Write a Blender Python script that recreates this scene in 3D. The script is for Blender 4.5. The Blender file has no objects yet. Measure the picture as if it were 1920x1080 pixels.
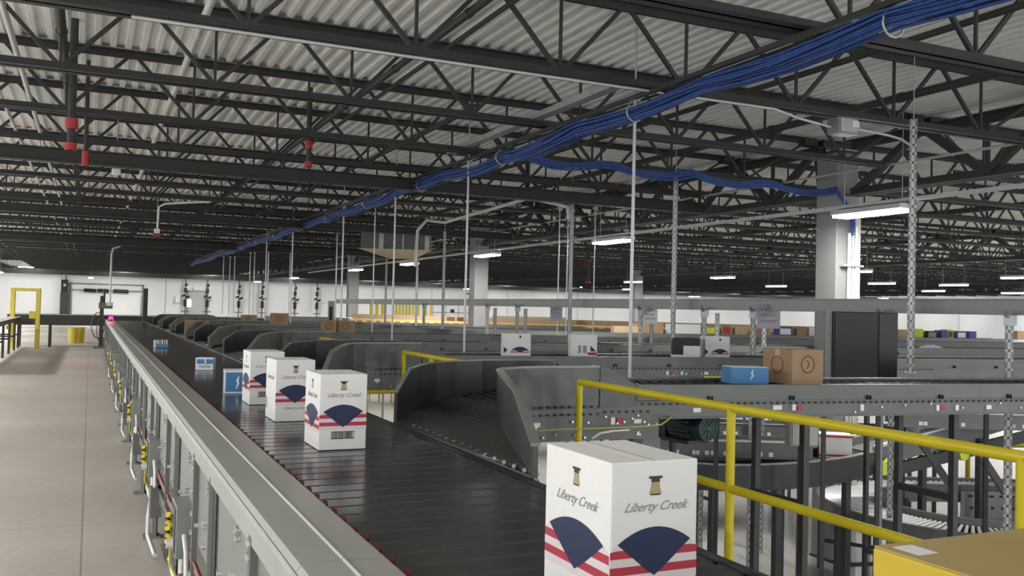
import bpy, bmesh, math, random
from mathutils import Vector, Matrix
random.seed(7)
SC = bpy.context.scene
COL = SC.collection
# ------------------------------------------------------------------ camera
F = 1718.0
CAMZ = 1.6
yaw, pitch, roll = math.radians(24.7), math.radians(1.33), 0.024
fw = Vector((math.sin(yaw)*math.cos(pitch), math.cos(yaw)*math.cos(pitch), math.sin(pitch)))
r0 = Vector((math.cos(yaw), -math.sin(yaw), 0))
u0 = r0.cross(fw)
RT = r0*math.cos(roll) + u0*math.sin(roll)
UP = u0*math.cos(roll) - r0*math.sin(roll)
cam_d = bpy.data.cameras.new('camera'); cam = bpy.data.objects.new('camera', cam_d); COL.objects.link(cam)
cam_d.sensor_width = 36; cam_d.lens = F/1920*36; cam_d.clip_end = 400; cam_d.clip_start = 0.05
m = Matrix(((RT.x, UP.x, -fw.x, 0), (RT.y, UP.y, -fw.y, 0), (RT.z, UP.z, -fw.z, CAMZ), (0, 0, 0, 1)))
cam.matrix_world = m
SC.camera = cam
# ------------------------------------------------------------------ world, exposure
w = bpy.data.worlds.new('world'); SC.world = w; w.use_nodes = True
w.node_tree.nodes['Background'].inputs[0].default_value = (0.92, 0.96, 1.0, 1)
w.node_tree.nodes['Background'].inputs[1].default_value = 1.2
SC.view_settings.view_transform = 'Standard'
SC.view_settings.look = 'None'
SC.view_settings.gamma = 1
SC.view_settings.exposure = 0.52
SC.view_settings.use_curve_mapping = False
LAMP_W = 120.0
def lamp_light(x, y, z, power=LAMP_W):
    d = bpy.data.lights.new('lamp_light', 'AREA'); d.shape = 'RECTANGLE'; d.size = 0.28; d.size_y = 1.15
    d.energy = power; d.color = (1.0, 0.985, 0.95)
    o = bpy.data.objects.new('lamp_light', d); COL.objects.link(o); o.location = (x, y, z)
    return o

# ------------------------------------------------------------------ where things stand (from surveyed directions)
def ray(px, py):
    return fw + RT*((px-960)/F) - UP*((py-540)/F)
def on_z(px, py, z):                     # point on the level z in that direction
    d = ray(px, py); t = (z-CAMZ)/d.z
    return Vector((0, 0, CAMZ)) + d*t
def on_y(px, py, y):
    d = ray(px, py); return Vector((0, 0, CAMZ)) + d*(y/d.y)
def at_depth(px, py, D):
    return Vector((0, 0, CAMZ)) + ray(px, py)*D

# ------------------------------------------------------------------ materials
MATS = {}
def mat(name, col, rough=0.5, metal=0.0, noise=0.06, scale=6.0, bump=0.0, emit=None, spec=0.5, estr=1.0):
    if name in MATS: return MATS[name]
    mm = bpy.data.materials.new(name); mm.use_nodes = True
    nt = mm.node_tree; b = nt.nodes['Principled BSDF']
    b.inputs['Roughness'].default_value = rough; b.inputs['Metallic'].default_value = metal
    b.inputs['Specular IOR Level'].default_value = spec
    tc = nt.nodes.new('ShaderNodeTexCoord'); nz = nt.nodes.new('ShaderNodeTexNoise')
    nz.inputs['Scale'].default_value = scale; nz.inputs['Detail'].default_value = 5
    nt.links.new(tc.outputs['Object'], nz.inputs['Vector'])
    rp = nt.nodes.new('ShaderNodeValToRGB')
    rp.color_ramp.elements[0].position = 0.3; rp.color_ramp.elements[1].position = 0.7
    rp.color_ramp.elements[0].color = tuple(max(0, c*(1-noise)) for c in col) + (1,)
    rp.color_ramp.elements[1].color = tuple(min(1, c*(1+noise)) for c in col) + (1,)
    nt.links.new(nz.outputs['Fac'], rp.inputs['Fac']); nt.links.new(rp.outputs['Color'], b.inputs['Base Color'])
    if bump:
        bp = nt.nodes.new('ShaderNodeBump'); bp.inputs['Strength'].default_value = bump; bp.inputs['Distance'].default_value = 0.01
        nt.links.new(nz.outputs['Fac'], bp.inputs['Height']); nt.links.new(bp.outputs['Normal'], b.inputs['Normal'])
    if emit:
        b.inputs['Emission Color'].default_value = tuple(emit) + (1,); b.inputs['Emission Strength'].default_value = estr
    MATS[name] = mm
    return mm
STEEL = mat('dark_joist_steel', (0.036, 0.037, 0.035), 0.55, 0.0, 0.15, 3)
DECK = mat('galvanised_deck', (0.82, 0.82, 0.80), 0.55, 0.05, 0.10, 1.5)
WALLM = mat('white_wall_paint', (0.80, 0.80, 0.80), 0.8, 0, 0.03, 0.4)
GREYG = mat('grey_green_powdercoat', (0.26, 0.273, 0.255), 0.38, 0.25, 0.05, 4)
GREYP = mat('grey_frame_paint', (0.15, 0.155, 0.145), 0.45, 0.2, 0.08, 5)
GREYD = mat('dark_grey_frame_paint', (0.045, 0.047, 0.044), 0.42, 0.2, 0.1, 5)
GUARD = mat('dark_guard_sheet', (0.062, 0.065, 0.063), 0.3, 0.3, 0.15, 5)
GALV = mat('galvanised_strut', (0.52, 0.53, 0.52), 0.4, 0.55, 0.1, 9)
REDD = mat('dark_red_plastic', (0.22, 0.02, 0.025), 0.5, 0, 0.1, 8)
BLACK = mat('black_paint', (0.007, 0.007, 0.008), 0.4, 0, 0.1, 6)
RUBBER = mat('black_rubber', (0.02, 0.02, 0.02), 0.7, 0, 0.1, 6)
YEL = mat('safety_yellow', (0.62, 0.50, 0.012), 0.4, 0, 0.07, 4)
YELB = mat('bright_yellow_plastic', (0.66, 0.52, 0.05), 0.45, 0, 0.05, 6)
RED = mat('red_paint', (0.42, 0.035, 0.03), 0.5, 0, 0.1, 8)
BLUE = mat('blue_cable', (0.028, 0.075, 0.27), 0.5, 0, 0.25, 14)
WHITEC = mat('white_cardboard', (0.80, 0.785, 0.76), 0.65, 0, 0.02, 10)
BROWNC = mat('brown_cardboard', (0.36, 0.235, 0.14), 0.8, 0, 0.06, 12)
TANC = mat('tan_cardboard', (0.55, 0.40, 0.24), 0.8, 0, 0.06, 12)
NAVY = mat('navy_print', (0.02, 0.028, 0.08), 0.6, 0, 0.02, 4)
REDP = mat('red_print', (0.45, 0.04, 0.07), 0.6, 0, 0.02, 4)
PINK = mat('pale_stripe_print', (0.75, 0.66, 0.66), 0.6, 0, 0.02, 4)
INK = mat('grey_ink', (0.30, 0.28, 0.30), 0.7, 0, 0.02, 4)
DINK = mat('dark_ink', (0.05, 0.045, 0.04), 0.7, 0, 0.02, 4)
GOLD = mat('gold_print', (0.42, 0.33, 0.18), 0.6, 0, 0.05, 4)
BLUEP = mat('blue_print', (0.06, 0.23, 0.47), 0.5, 0, 0.06, 8)
WPRINT = mat('white_print', (0.82, 0.84, 0.86), 0.6, 0, 0.02, 8)
PRUP = mat('purple_print', (0.10, 0.08, 0.38), 0.6, 0, 0.06, 8)
LIME = mat('lime_print', (0.62, 0.72, 0.06), 0.6, 0, 0.06, 8)
LAMPM = mat('lamp_diffuser', (1, 1, 1), 0.5, 0, 0, 4, emit=(1, 0.99, 0.96), estr=22)
REDL = mat('red_beacon_lens', (1, 0.02, 0.08), 0.3, 0, 0, 4, emit=(1, 0.005, 0.05), estr=9)
GREENL = mat('green_exit_light', (0.3, 0.9, 0.6), 0.3, 0, 0, 4, emit=(0.5, 1.0, 0.8), estr=2.2)
COLM = mat('column_paint', (0.25, 0.25, 0.245), 0.6, 0, 0.05, 1.5)
WCOND = mat('white_conduit', (0.68, 0.68, 0.66), 0.45, 0.2, 0.04, 6)
TEAL = mat('dark_teal_motor_paint', (0.012, 0.035, 0.036), 0.35, 0.1, 0.1, 9)
ROLL = mat('zinc_roller', (0.80, 0.81, 0.80), 0.3, 0.25, 0.05, 9)
DROLL = mat('dark_roller', (0.055, 0.058, 0.055), 0.25, 0.3, 0.1, 9)
SLAT = mat('black_sorter_slat', (0.040, 0.041, 0.040), 0.16, 0.0, 0.12, 3, spec=0.7)
BOLT = mat('zinc_bolt', (0.72, 0.74, 0.73), 0.25, 0.6, 0.05, 20)
PAPER = mat('white_sticker', (0.80, 0.79, 0.77), 0.7, 0, 0.02, 20)
TANP = mat('tan_panel', (0.60, 0.50, 0.33), 0.6, 0, 0.05, 3)
ORNG = mat('orange_plastic', (0.62, 0.16, 0.03), 0.5, 0, 0.05, 6)
AMBER = mat('amber_guard_sheet', (0.80, 0.50, 0.16), 0.5, 0, 0.12, 4)
DOORM = mat('pale_grey_door_paint', (0.48, 0.49, 0.475), 0.6, 0, 0.03, 3)

def concrete(name, a, b, rough=0.55, joint=3.6):
    mm = bpy.data.materials.new(name); mm.use_nodes = True; nt = mm.node_tree; p = nt.nodes['Principled BSDF']
    tc = nt.nodes.new('ShaderNodeTexCoord')
    n1 = nt.nodes.new('ShaderNodeTexNoise'); n1.inputs['Scale'].default_value = 0.7; n1.inputs['Detail'].default_value = 8
    n2 = nt.nodes.new('ShaderNodeTexNoise'); n2.inputs['Scale'].default_value = 14; n2.inputs['Detail'].default_value = 6
    mx = nt.nodes.new('ShaderNodeMix'); mx.data_type = 'FLOAT'; mx.inputs[0].default_value = 0.35
    rp = nt.nodes.new('ShaderNodeValToRGB'); rp.color_ramp.elements[0].position = 0.35; rp.color_ramp.elements[1].position = 0.65
    rp.color_ramp.elements[0].color = a + (1,); rp.color_ramp.elements[1].color = b + (1,)
    br = nt.nodes.new('ShaderNodeTexBrick'); br.offset = 0; br.inputs['Scale'].default_value = 1.0
    br.inputs['Brick Width'].default_value = joint; br.inputs['Row Height'].default_value = joint
    br.inputs['Mortar Size'].default_value = 0.006
    br.inputs['Color1'].default_value = (1, 1, 1, 1); br.inputs['Color2'].default_value = (1, 1, 1, 1); br.inputs['Mortar'].default_value = (0.6, 0.6, 0.6, 1)
    ml = nt.nodes.new('ShaderNodeMix'); ml.data_type = 'RGBA'; ml.blend_type = 'MULTIPLY'; ml.inputs[0].default_value = 1
    for n in (n1, n2, br): nt.links.new(tc.outputs['Object'], n.inputs['Vector'])
    nt.links.new(n1.outputs['Fac'], mx.inputs[2]); nt.links.new(n2.outputs['Fac'], mx.inputs[3])
    nt.links.new(mx.outputs[0], rp.inputs['Fac']); nt.links.new(rp.outputs['Color'], ml.inputs[6]); nt.links.new(br.outputs['Color'], ml.inputs[7])
    nt.links.new(ml.outputs[2], p.inputs['Base Color']); p.inputs['Roughness'].default_value = rough
    return mm
CONC = concrete('worn_concrete', (0.42, 0.388, 0.34), (0.53, 0.49, 0.435))
CONC2 = concrete('sealed_concrete', (0.40, 0.385, 0.36), (0.52, 0.50, 0.47), 0.35, 6)

# ------------------------------------------------------------------ mesh helpers
class MB:
    def __init__(s): s.v = []; s.f = []; s.sm = []
    def add(s, vs, fs, smooth=False):
        o = len(s.v); s.v += [tuple(v) for v in vs]
        for f in fs: s.f.append(tuple(i+o for i in f)); s.sm.append(smooth)
        return s
    def box(s, a, b):
        x0, y0, z0 = a; x1, y1, z1 = b
        x0, x1 = min(x0, x1), max(x0, x1); y0, y1 = min(y0, y1), max(y0, y1); z0, z1 = min(z0, z1), max(z0, z1)
        return s.add([(x0,y0,z0),(x1,y0,z0),(x1,y1,z0),(x0,y1,z0),(x0,y0,z1),(x1,y0,z1),(x1,y1,z1),(x0,y1,z1)],
              [(0,3,2,1),(4,5,6,7),(0,1,5,4),(1,2,6,5),(2,3,7,6),(3,0,4,7)])
    def cbox(s, c, d): return s.box([c[i]-d[i]/2 for i in range(3)], [c[i]+d[i]/2 for i in range(3)])
    def bar(s, p, q, wd, ht, up=(0, 0, 1)):
        p = Vector(p); q = Vector(q); d = (q-p).normalized(); up = Vector(up)
        if abs(d.dot(up)) > 0.98: up = Vector((0, 1, 0))
        sd = d.cross(up).normalized(); u = sd.cross(d).normalized()
        vs = []
        for c in (p, q):
            for a, b in ((-1,-1),(1,-1),(1,1),(-1,1)): vs.append(c + sd*(a*wd/2) + u*(b*ht/2))
        return s.add(vs, [(0,1,2,3),(7,6,5,4),(0,4,5,1),(1,5,6,2),(2,6,7,3),(3,7,4,0)])
    def tube(s, pts, r, n=8, cap=True):
        pts = [Vector(p) for p in pts]; N = len(pts); rings = []
        prev = None
        for i, p in enumerate(pts):
            d = (pts[min(i+1, N-1)] - pts[max(i-1, 0)]).normalized()
            ref = Vector((0, 0, 1)) if abs(d.z) < 0.95 else Vector((1, 0, 0))
            sd = d.cross(ref).normalized(); u = sd.cross(d)
            if prev is not None:
                sd = (prev - d*prev.dot(d)).normalized(); u = sd.cross(d)
            prev = sd
            rr = r[i] if isinstance(r, (list, tuple)) else r
            rings.append([p + sd*(rr*math.cos(2*math.pi*k/n)) + u*(rr*math.sin(2*math.pi*k/n)) for k in range(n)])
        vs = [v for rg in rings for v in rg]; fs = []
        for i in range(N-1):
            for k in range(n): fs.append((i*n+k, i*n+(k+1) % n, (i+1)*n+(k+1) % n, (i+1)*n+k))
        s.add(vs, fs, True)
        if cap: s.add(rings[0], [tuple(range(n))[::-1]]); s.add(rings[-1], [tuple(range(n))])
        return s
    def cyl(s, p, q, r, n=12): return s.tube([p, q], r, n)
    def prism(s, poly, z0, z1):                      # poly in xy
        n = len(poly); vs = [(x, y, z0) for x, y in poly] + [(x, y, z1) for x, y in poly]
        return s.add(vs, [tuple(range(n))[::-1], tuple(range(n, 2*n))] + [(i, (i+1) % n, n+(i+1) % n, n+i) for i in range(n)])
    def plate(s, o, ex, ey, poly, th):               # poly in the plane o + a*ex + b*ey, thickness along normal
        o = Vector(o); ex = Vector(ex); ey = Vector(ey); nn = ex.cross(ey).normalized()*th
        n = len(poly); vs = [o+ex*a+ey*b for a, b in poly] + [o+ex*a+ey*b+nn for a, b in poly]
        return s.add(vs, [tuple(range(n))[::-1], tuple(range(n, 2*n))] + [(i, (i+1) % n, n+(i+1) % n, n+i) for i in range(n)])
    def wall(s, pts, z0s, z1s, th):                  # sheet of given thickness along a path
        pts = [Vector((p[0], p[1], 0)) for p in pts]; N = len(pts)
        L = []
        for i, p in enumerate(pts):
            d = (pts[min(i+1, N-1)] - pts[max(i-1, 0)]).normalized(); n = Vector((-d.y, d.x, 0))*(th/2)
            z0 = z0s[i] if isinstance(z0s, (list, tuple)) else z0s; z1 = z1s[i] if isinstance(z1s, (list, tuple)) else z1s
            L += [p-n+Vector((0,0,z0)), p+n+Vector((0,0,z0)), p+n+Vector((0,0,z1)), p-n+Vector((0,0,z1))]
        fs = [(0,1,2,3), tuple(4*(N-1)+k for k in (3,2,1,0))]
        for i in range(N-1):
            a = 4*i; b = a+4
            for k in range(4): fs.append((a+k, b+k, b+(k+1) % 4, a+(k+1) % 4))
        return s.add(L, fs)
    def mesh(s, name):
        me = bpy.data.meshes.new(name); me.from_pydata(s.v, [], s.f); me.update()
        for p, sm in zip(me.polygons, s.sm): p.use_smooth = sm
        bm = bmesh.new(); bm.from_mesh(me); bmesh.ops.recalc_face_normals(bm, faces=bm.faces); bm.to_mesh(me); bm.free()
        return me
def tag(o, label=None, cat=None, group=None, kind=None):
    if label: o['label'] = label
    if cat: o['category'] = cat
    if group: o['group'] = group
    if kind: o['kind'] = kind
    return o
def part(name, mb, material, parent=None, bevel=0):
    o = bpy.data.objects.new(name, mb.mesh(name)); o.data.materials.append(material); COL.objects.link(o)
    if parent is not None: o.parent = parent
    if bevel:
        b = o.modifiers.new('bevel', 'BEVEL'); b.width = bevel; b.segments = 2; b.limit_method = 'ANGLE'
    return o
def thing(name, loc=(0, 0, 0), rz=0, label=None, cat=None, group=None):
    o = bpy.data.objects.new(name, None); COL.objects.link(o); o.location = loc; o.rotation_euler = (0, 0, rz)
    o.empty_display_size = 0.1
    return tag(o, label, cat, group)
def one(name, mb, material, label, cat, group=None, loc=None, bevel=0):
    o = part(name, mb, material, None, bevel); tag(o, label, cat, group)
    if loc: o.location = loc
    return o
def struct(name, mb, material):
    o = part(name, mb, material); o['kind'] = 'structure'; return o
KIDS = {}
def dup(root, loc=None, rz=None, label=None, group=None, scale=None):
    def rec(o, parent):
        c = o.copy(); COL.objects.link(c)
        if parent is not None: c.parent = parent
        for ch in [k for k in o.children]: rec(ch, c)
        return c
    r = rec(root, None)
    if loc is not None: r.location = loc
    if rz is not None: r.rotation_euler = (0, 0, rz)
    if label: r['label'] = label
    if group: r['group'] = group
    if scale: r.scale = scale
    return r

# ================================================================== SETTING
MEZ_X = 2.95
LOWZ = -2.0
DK = 4.35
mb = MB().box((-9, -6, -0.18), (MEZ_X, 76, 0)); struct('floor', mb, CONC)
mb = MB().box((-9, -8, LOWZ-0.1), (105, 76, LOWZ)); struct('floor_lower', mb, CONC2)
mb = MB().box((-9, 76, LOWZ), (105, 76.3, 4.8)); struct('wall_back', mb, WALLM)
# wall panel joints on the back wall
jb = MB()
for i in range(14): jb.box((-2+i*7.3, 75.97, -1.99), (-1.96+i*7.3, 76.0, 3.9))
struct('trim_1', jb, mat('wall_joint_grey', (0.42, 0.42, 0.42), 0.8))
# corrugated steel deck, flutes along Y
mb = MB(); pitch_ = 0.152; nx = int((105+9)/pitch_)
vs = []; prof = []
for i in range(nx):
    x = -9+i*pitch_
    prof += [(x, DK), (x+0.05, DK), (x+0.066, DK+0.045), (x+0.136, DK+0.045)]
prof.append((-9+nx*pitch_, DK))
ys = [-6, 76.3]
for x, z in prof: vs += [(x, ys[0], z), (x, ys[1], z)]
fs = [(2*i, 2*i+1, 2*i+3, 2*i+2) for i in range(len(prof)-1)]
mb.add(vs, fs); mb.box((-9, -6, DK+0.1), (-9+nx*pitch_, 76.3, DK+0.16))
struct('ceiling', mb, DECK)

# ================================================================== ROOF STEEL
ZB = 3.60      # underside of the joist bottom chord
GX = [-4.1, 10.2, 24.5, 38.8, 53.1, 67.4]
JY = [0.95+2*k for k in range(38)]
def L_pair(mb, x0, x1, z, up):
    s = 1 if up else -1
    for sd in (-1, 1):
        y0 = sd*0.012
        mb.box((x0, y0, z), (x1, y0+sd*0.075, z+s*0.009))
        mb.box((x0, y0, z), (x1, y0+sd*0.009, z+s*0.075))
def make_joist():
    t = thing('roof_joist', (0, 0, 0), 0, 'x', 'joist')
    b = MB(); L_pair(b, 0.62, 13.62, ZB, True)
    part('bottom_chord', b, STEEL, t)
    b = MB(); L_pair(b, 0.12, 14.18, DK-0.005, False)
    b.box((0.06, -0.08, DK-0.12), (0.3, 0.08, DK-0.005)); b.box((14.0, -0.08, DK-0.12), (14.24, 0.08, DK-0.005))
    part('top_chord', b, STEEL, t)
    b = MB(); zb = ZB+0.035; zt = DK-0.045; n = 10; x0 = 1.2; st = 1.3
    xs = [x0+st*k for k in range(10)]
    b.bar((0.2, 0, zt), (xs[0], 0, zb), 0.03, 0.03); b.bar((14.1, 0, zt), (xs[-1]+0.05, 0, zb), 0.03, 0.03)
    for i, x in enumerate(xs):
        b.bar((x, 0, zb), (x, 0, zt), 0.024, 0.024)
        if i: b.bar((x, 0, zb), (x-st/2+0.03, 0, zt), 0.032, 0.036)
        if i < len(xs)-1: b.bar((x, 0, zb), (x+st/2-0.03, 0, zt), 0.032, 0.036)
    part('web', b, STEEL, t)
    return t
joist0 = make_joist(); first = True
bays = ['over the walkway bay, left of the first column line', 'in the bay right of the first column line',
        'in the bay right of the second column line', 'in the third bay to the right of the columns', 'in the far right bay']
cos_r = math.tan(math.radians(24.7+29.6)); cos_l = math.tan(math.radians(24.7-29.6))
cnt = 0
for bi in range(5):
    xa, xb = GX[bi], GX[bi+1]
    for y in JY:
        if xa > y*cos_r+1.0 or xb < y*cos_l: continue
        if y < 4.5: continue
        lab = 'dark steel open-web roof joist %s' % bays[bi]
        near = {4.95: 'nearest dark roof joist, crossing the top right corner of the photo', 6.95: 'second nearest dark roof joist, with a grey junction box on its lower chord',
                8.95: 'third nearest dark roof joist over the belt, just behind the junction box joist'}
        if bi == 0 and round(y, 2) in near: lab = near[round(y, 2)]
        g = 'roof joists, bay %s' % ['one', 'two', 'three', 'four', 'five'][bi]
        if first: o = joist0; o.location = (xa, y, 0); o['label'] = lab; o['group'] = g; first = False
        else: o = dup(joist0, (xa, y, 0), 0, lab, g)
        cnt += 1
for y in JY:
    if y > 44: dup(joist0, (-18.4, y, 0), 0, 'dark steel open-web roof joist in the bay beyond the left edge', 'roof joists, left bay')
# joist girders along the column lines
def make_girder():
    t = thing('joist_girder', (0, 0, 0), 0, 'x', 'girder')
    zt, zb = DK-0.15, 3.40; L = 14.0
    for nm, z in (('top_chord', zt), ('bottom_chord', zb)):
        b = MB()
        for sd in (-1, 1):
            b.box((sd*0.02, 0.29, z-0.008), (sd*0.14, L-0.29, z+0.008)); b.box((sd*0.02, 0.29, z), (sd*0.034, L-0.29, z+(0.11 if nm == 'bottom_chord' else -0.11)))
        part(nm, b, STEEL, t)
    b = MB()
    tops = [0.45+2*k for k in range(7)]
    bots = [1.45+2*k for k in range(6)]
    for y in tops:
        for q in bots:
            if abs(q-y) < 1.1: b.bar((0, y, zt), (0, q, zb+0.05), 0.10, 0.10)
    b.bar((0, 0.32, zb+0.05), (0, 0.45, zt), 0.08, 0.08); b.bar((0, 13.65, zb+0.05), (0, 12.45, zt), 0.1, 0.1)
    for q in bots: b.bar((0, q, zb), (0, q, zt), 0.04, 0.05)
    part('web', b, STEEL, t)
    return t
g0 = make_girder(); ff = True
for gi, gx in enumerate(GX[1:5]):
    for k in range(5):
        y0 = -3.5+14*k
        if gx > (y0+14)*cos_r: continue
        lab = 'deep dark steel truss girder on the %s column line' % ['first', 'second', 'third', 'fourth'][gi]
        if gi == 0 and k < 2: lab = ['deep truss girder with thick diagonals at the right edge', 'deep truss girder running back from the big grey column'][k]
        if ff: o = g0; o.location = (gx, y0, 0); tag(o, lab, None, 'joist girders'); ff = False
        else: dup(g0, (gx, y0, 0), 0, lab, 'joist girders')
# solid dark beams across the walkway bay
def ibeam(mb, p0, p1, h, wd, t=0.015):
    p0 = Vector(p0); p1 = Vector(p1)
    mb.bar(p0, p1, wd, t); mb.bar(p0+Vector((0,0,h)), p1+Vector((0,0,h)), wd, t); mb.bar(p0+Vector((0,0,h/2)), p1+Vector((0,0,h/2)), t, h)
for y, lab in ((13.4, 'thick dark beam crossing the roof behind the red sprinkler valve'), (21.6, 'second thick dark beam crossing the roof over the middle of the sorter'), (32.2, 'third thick dark beam over the far end of the sorter')):
    b = MB(); ibeam(b, (-6, y, 3.39), (9.9, y, 3.39), 0.17, 0.16)
    one('steel_beam', b, STEEL, lab, 'beam', 'solid steel cross beams')
b = MB(); ibeam(b, (-8, 74.8, 3.35), (100, 74.8, 3.35), 0.5, 0.3)
one('edge_beam', b, STEEL, 'long dark beam along the top of the far white wall', 'beam')
# columns
def make_col(sz=0.42):
    t = thing('column', (0, 0, 0), 0, 'x', 'column')
    b = MB().box((-sz/2, -sz/2, LOWZ), (sz/2, sz/2, 4.05)); part('shaft', b, COLM, t, 0.01)
    b = MB().box((-sz/2-0.02, -sz/2-0.02, 4.05), (sz/2+0.02, sz/2+0.02, 4.08)); part('cap_plate', b, STEEL, t)
    b = MB().box((-sz/2-0.02, -sz/2-0.02, LOWZ), (sz/2+0.02, sz/2+0.02, LOWZ+0.03)); part('base_plate', b, STEEL, t)
    return t
c0 = make_col()
cols = [((10.2, 10.5), 'big grey column behind the black cabinet'), ((10.2, 24.5), 'grey column near the middle of the photo beside the wall fan'),
        ((10.2, 38.5), 'leftmost grey column, behind the long grey enclosure'), ((24.5, 38.5), 'slim grey column standing far back, right of the middle one'),
        ((24.5, 24.5), 'grey column hidden mostly behind the big column'), ((38.8, 24.5), 'grey column at the far right edge behind the conveyors')]
for i, ((x, y), lab) in enumerate(cols):
    if i == 0: c0.location = (x, y, 0); c0['label'] = lab; c0['group'] = 'building columns'
    else: dup(c0, (x, y, 0), 0, lab, 'building columns')
# conduits down the big column
for i, (dx, r, z0, z1) in enumerate(((0.02, 0.03, 0.4, 2.85), (0.09, 0.02, 0.4, 2.9), (0.16, 0.035, 0.2, 3.2), (0.215, 0.016, 0.0, 3.3))):
    b = MB().cyl((10.2+dx-0.02, 10.24, LOWZ), (10.2+dx-0.02, 10.24, z1), r, 10)
    one('conduit', b, WCOND, ['thick white conduit on the face of the big column', 'thin white conduit between the thick ones on the big column', 'thickest pale conduit near the right edge of the big column', 'thinnest conduit at the right edge of the big column'][i], 'conduit', 'conduits on the big column')
b = MB().box((10.05, 10.2, 2.35), (10.45, 10.28, 2.38)); one('conduit_strap', b, GALV, 'small strut strap holding conduits on the big column', 'bracket')

# sprinkler pipes and conduits running along Y
def ypipe(name, x, z, y0, y1, r, m, label, cat, extra=None):
    b = MB().cyl((x, y0, z), (x, y1, z), r, 12)
    for y in JY:
        if y0 < y < y1 and r > 0.03: b.cyl((x, y-0.03, z), (x, y+0.03, z), r*1.2, 12)
    t = thing(name, (0, 0, 0), 0, label, cat)
    part('pipe', b, m, t)
    return t
ypipe('sprinkler_pipe', -0.30, 3.95, 3.5, 74, 0.042, STEEL, 'thick black sprinkler main at the upper left running to the red couplings', 'pipe')
ypipe('sprinkler_pipe', 2.75, 4.02, 3.5, 60, 0.035, STEEL, 'black sprinkler branch pipe running diagonally from the top middle', 'pipe')
ypipe('sprinkler_pipe', 2.95, 4.02, 3.5, 60, 0.022, STEEL, 'thin black pipe beside the diagonal sprinkler branch', 'pipe')
ypipe('sprinkler_pipe', 4.1, 4.0, 10.0, 62, 0.035, STEEL, 'short black branch pipe with an open end above the belt', 'pipe')
ypipe('conduit_run', 0.83, 4.08, 3.5, 60, 0.035, WCOND, 'pale conduit crossing the joists at upper left, leaning right', 'conduit')
ypipe('conduit_run', -0.76, 4.1, 3.5, 60, 0.03, WCOND, 'pale conduit at the far upper left edge', 'conduit')
ypipe('conduit_run', -1.0, 3.9, 10, 60, 0.02, WCOND, 'thin pale conduit beside the left edge conduit', 'conduit')
ypipe('conduit_run', 6.3, 3.98, 3.5, 50, 0.03, STEEL, 'dark conduit crossing the joists at upper right', 'conduit')
ypipe('conduit_run', 7.6, 3.9, 3.5, 50, 0.045, STEEL, 'dark pipe below the deck near the right girder', 'pipe')
ypipe('sprinkler_pipe', 17.0, 3.95, 12, 60, 0.06, STEEL, 'black sprinkler main beyond the first column line', 'pipe')
def coupling(px, py, y, h, r, label):
    p = on_y(px, py, y)
    t = thing('sprinkler_drop', (p.x, p.y, p.z), 0, label, 'sprinkler pipe', 'red sprinkler drops')
    part('pipe', MB().cyl((0, 0, -h), (0, 0, DK-p.z), r, 10), STEEL, t)
    part('upper_coupling', MB().cyl((0, 0, -0.05), (0, 0, 0.05), r*1.5, 12), RED, t)
    part('lower_coupling', MB().cyl((0, 0, -h), (0, 0, -h+0.07), r*1.5, 12), RED, t)
coupling(134, 232, 9.95, 0.26, 0.038, 'thick black drop pipe with two red couplings at upper left')
coupling(160, 292, 11.6, 0.12, 0.024, 'short red sprinkler fitting just below the thick dark beam')
coupling(579, 272, 11.6, 0.28, 0.032, 'black drop pipe with a red collar above the sorter')
coupling(988, 362, 15.5, 0.12, 0.045, 'small red fitting where the grey conduits meet')
coupling(1103, 490, 33, 0.9, 0.08, 'tall red sprinkler riser far back near the ceiling')

# blue data cables
def cable_bundle(name, pts, n, spread, label, r=0.011):
    t = thing(name, tuple(pts[0]), 0, label, 'cables')
    o0 = Vector(pts[0])
    b = MB()
    for k in range(n):
        a = random.random()*6.28; rr = spread*math.sqrt(random.random())
        ph = random.random()*6.28; line = []
        for i, p in enumerate(pts):
            p = Vector(p)-o0
            line.append(p + Vector((rr*math.cos(a+0.3*math.sin(i*0.7+ph)), 0.4*rr*math.sin(a), rr*math.sin(a+0.3*math.sin(i*0.9+ph)))) + Vector((random.uniform(-1, 1), 0, random.uniform(-1, 1)))*0.006)
        b.tube(line, r, 5, False)
    part('cable_strands', b, BLUE, t)['kind'] = 'stuff'
    return t
pts = []
y = 2.2
sag = [0, -0.03, -0.045, -0.03]
i = 0
while y < 48:
    pts.append((4.52+0.03*math.sin(y*1.3), y, 3.49+sag[i % 4]-0.05*(0.5+0.5*math.sin(y*0.8)))); y += 0.5; i += 1
cable_bundle('cable_bundle', pts, 26, 0.075, 'thick blue data cable bundle running back under the joists')
pts = []
for k in range(23):
    u = k/22; x = 4.5+u*5.4
    pts.append((x, 9.85+0.35*u, 3.46-0.10*abs(math.sin(u*math.pi*4))))
cable_bundle('cable_bundle', pts, 15, 0.055, 'blue cable branch crossing sideways to the big grey column')
pts = [(9.92, 10.2, 3.42), (10.0, 10.17, 3.32), (10.1, 10.15, 3.18), (10.17, 10.16, 3.0), (10.2, 10.18, 2.85)]
cable_bundle('cable_bundle', pts, 12, 0.045, 'blue cables dropping down the face of the big column')
# cable carriers (strut channel above the bundle)
b = MB(); b.box((4.47, 2.2, 3.60-0.045), (4.51, 46, 3.60-0.005)); b.box((4.62, 2.2, 3.60-0.03), (4.635, 46, 3.60-0.005))
one('strut_channel', b, GREYD, 'long dark strut channel carrying the blue cable bundle', 'channel')
# perforated short angle pieces seen beside the bundle
b = MB(); b.box((4.28, 7.2, 3.66), (4.40, 11.5, 3.665)); b.box((4.28, 7.2, 3.665), (4.285, 11.5, 3.72))
one('strut_channel', b, GALV, 'slotted pale angle strip left of the cable bundle above the middle', 'channel')
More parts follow.
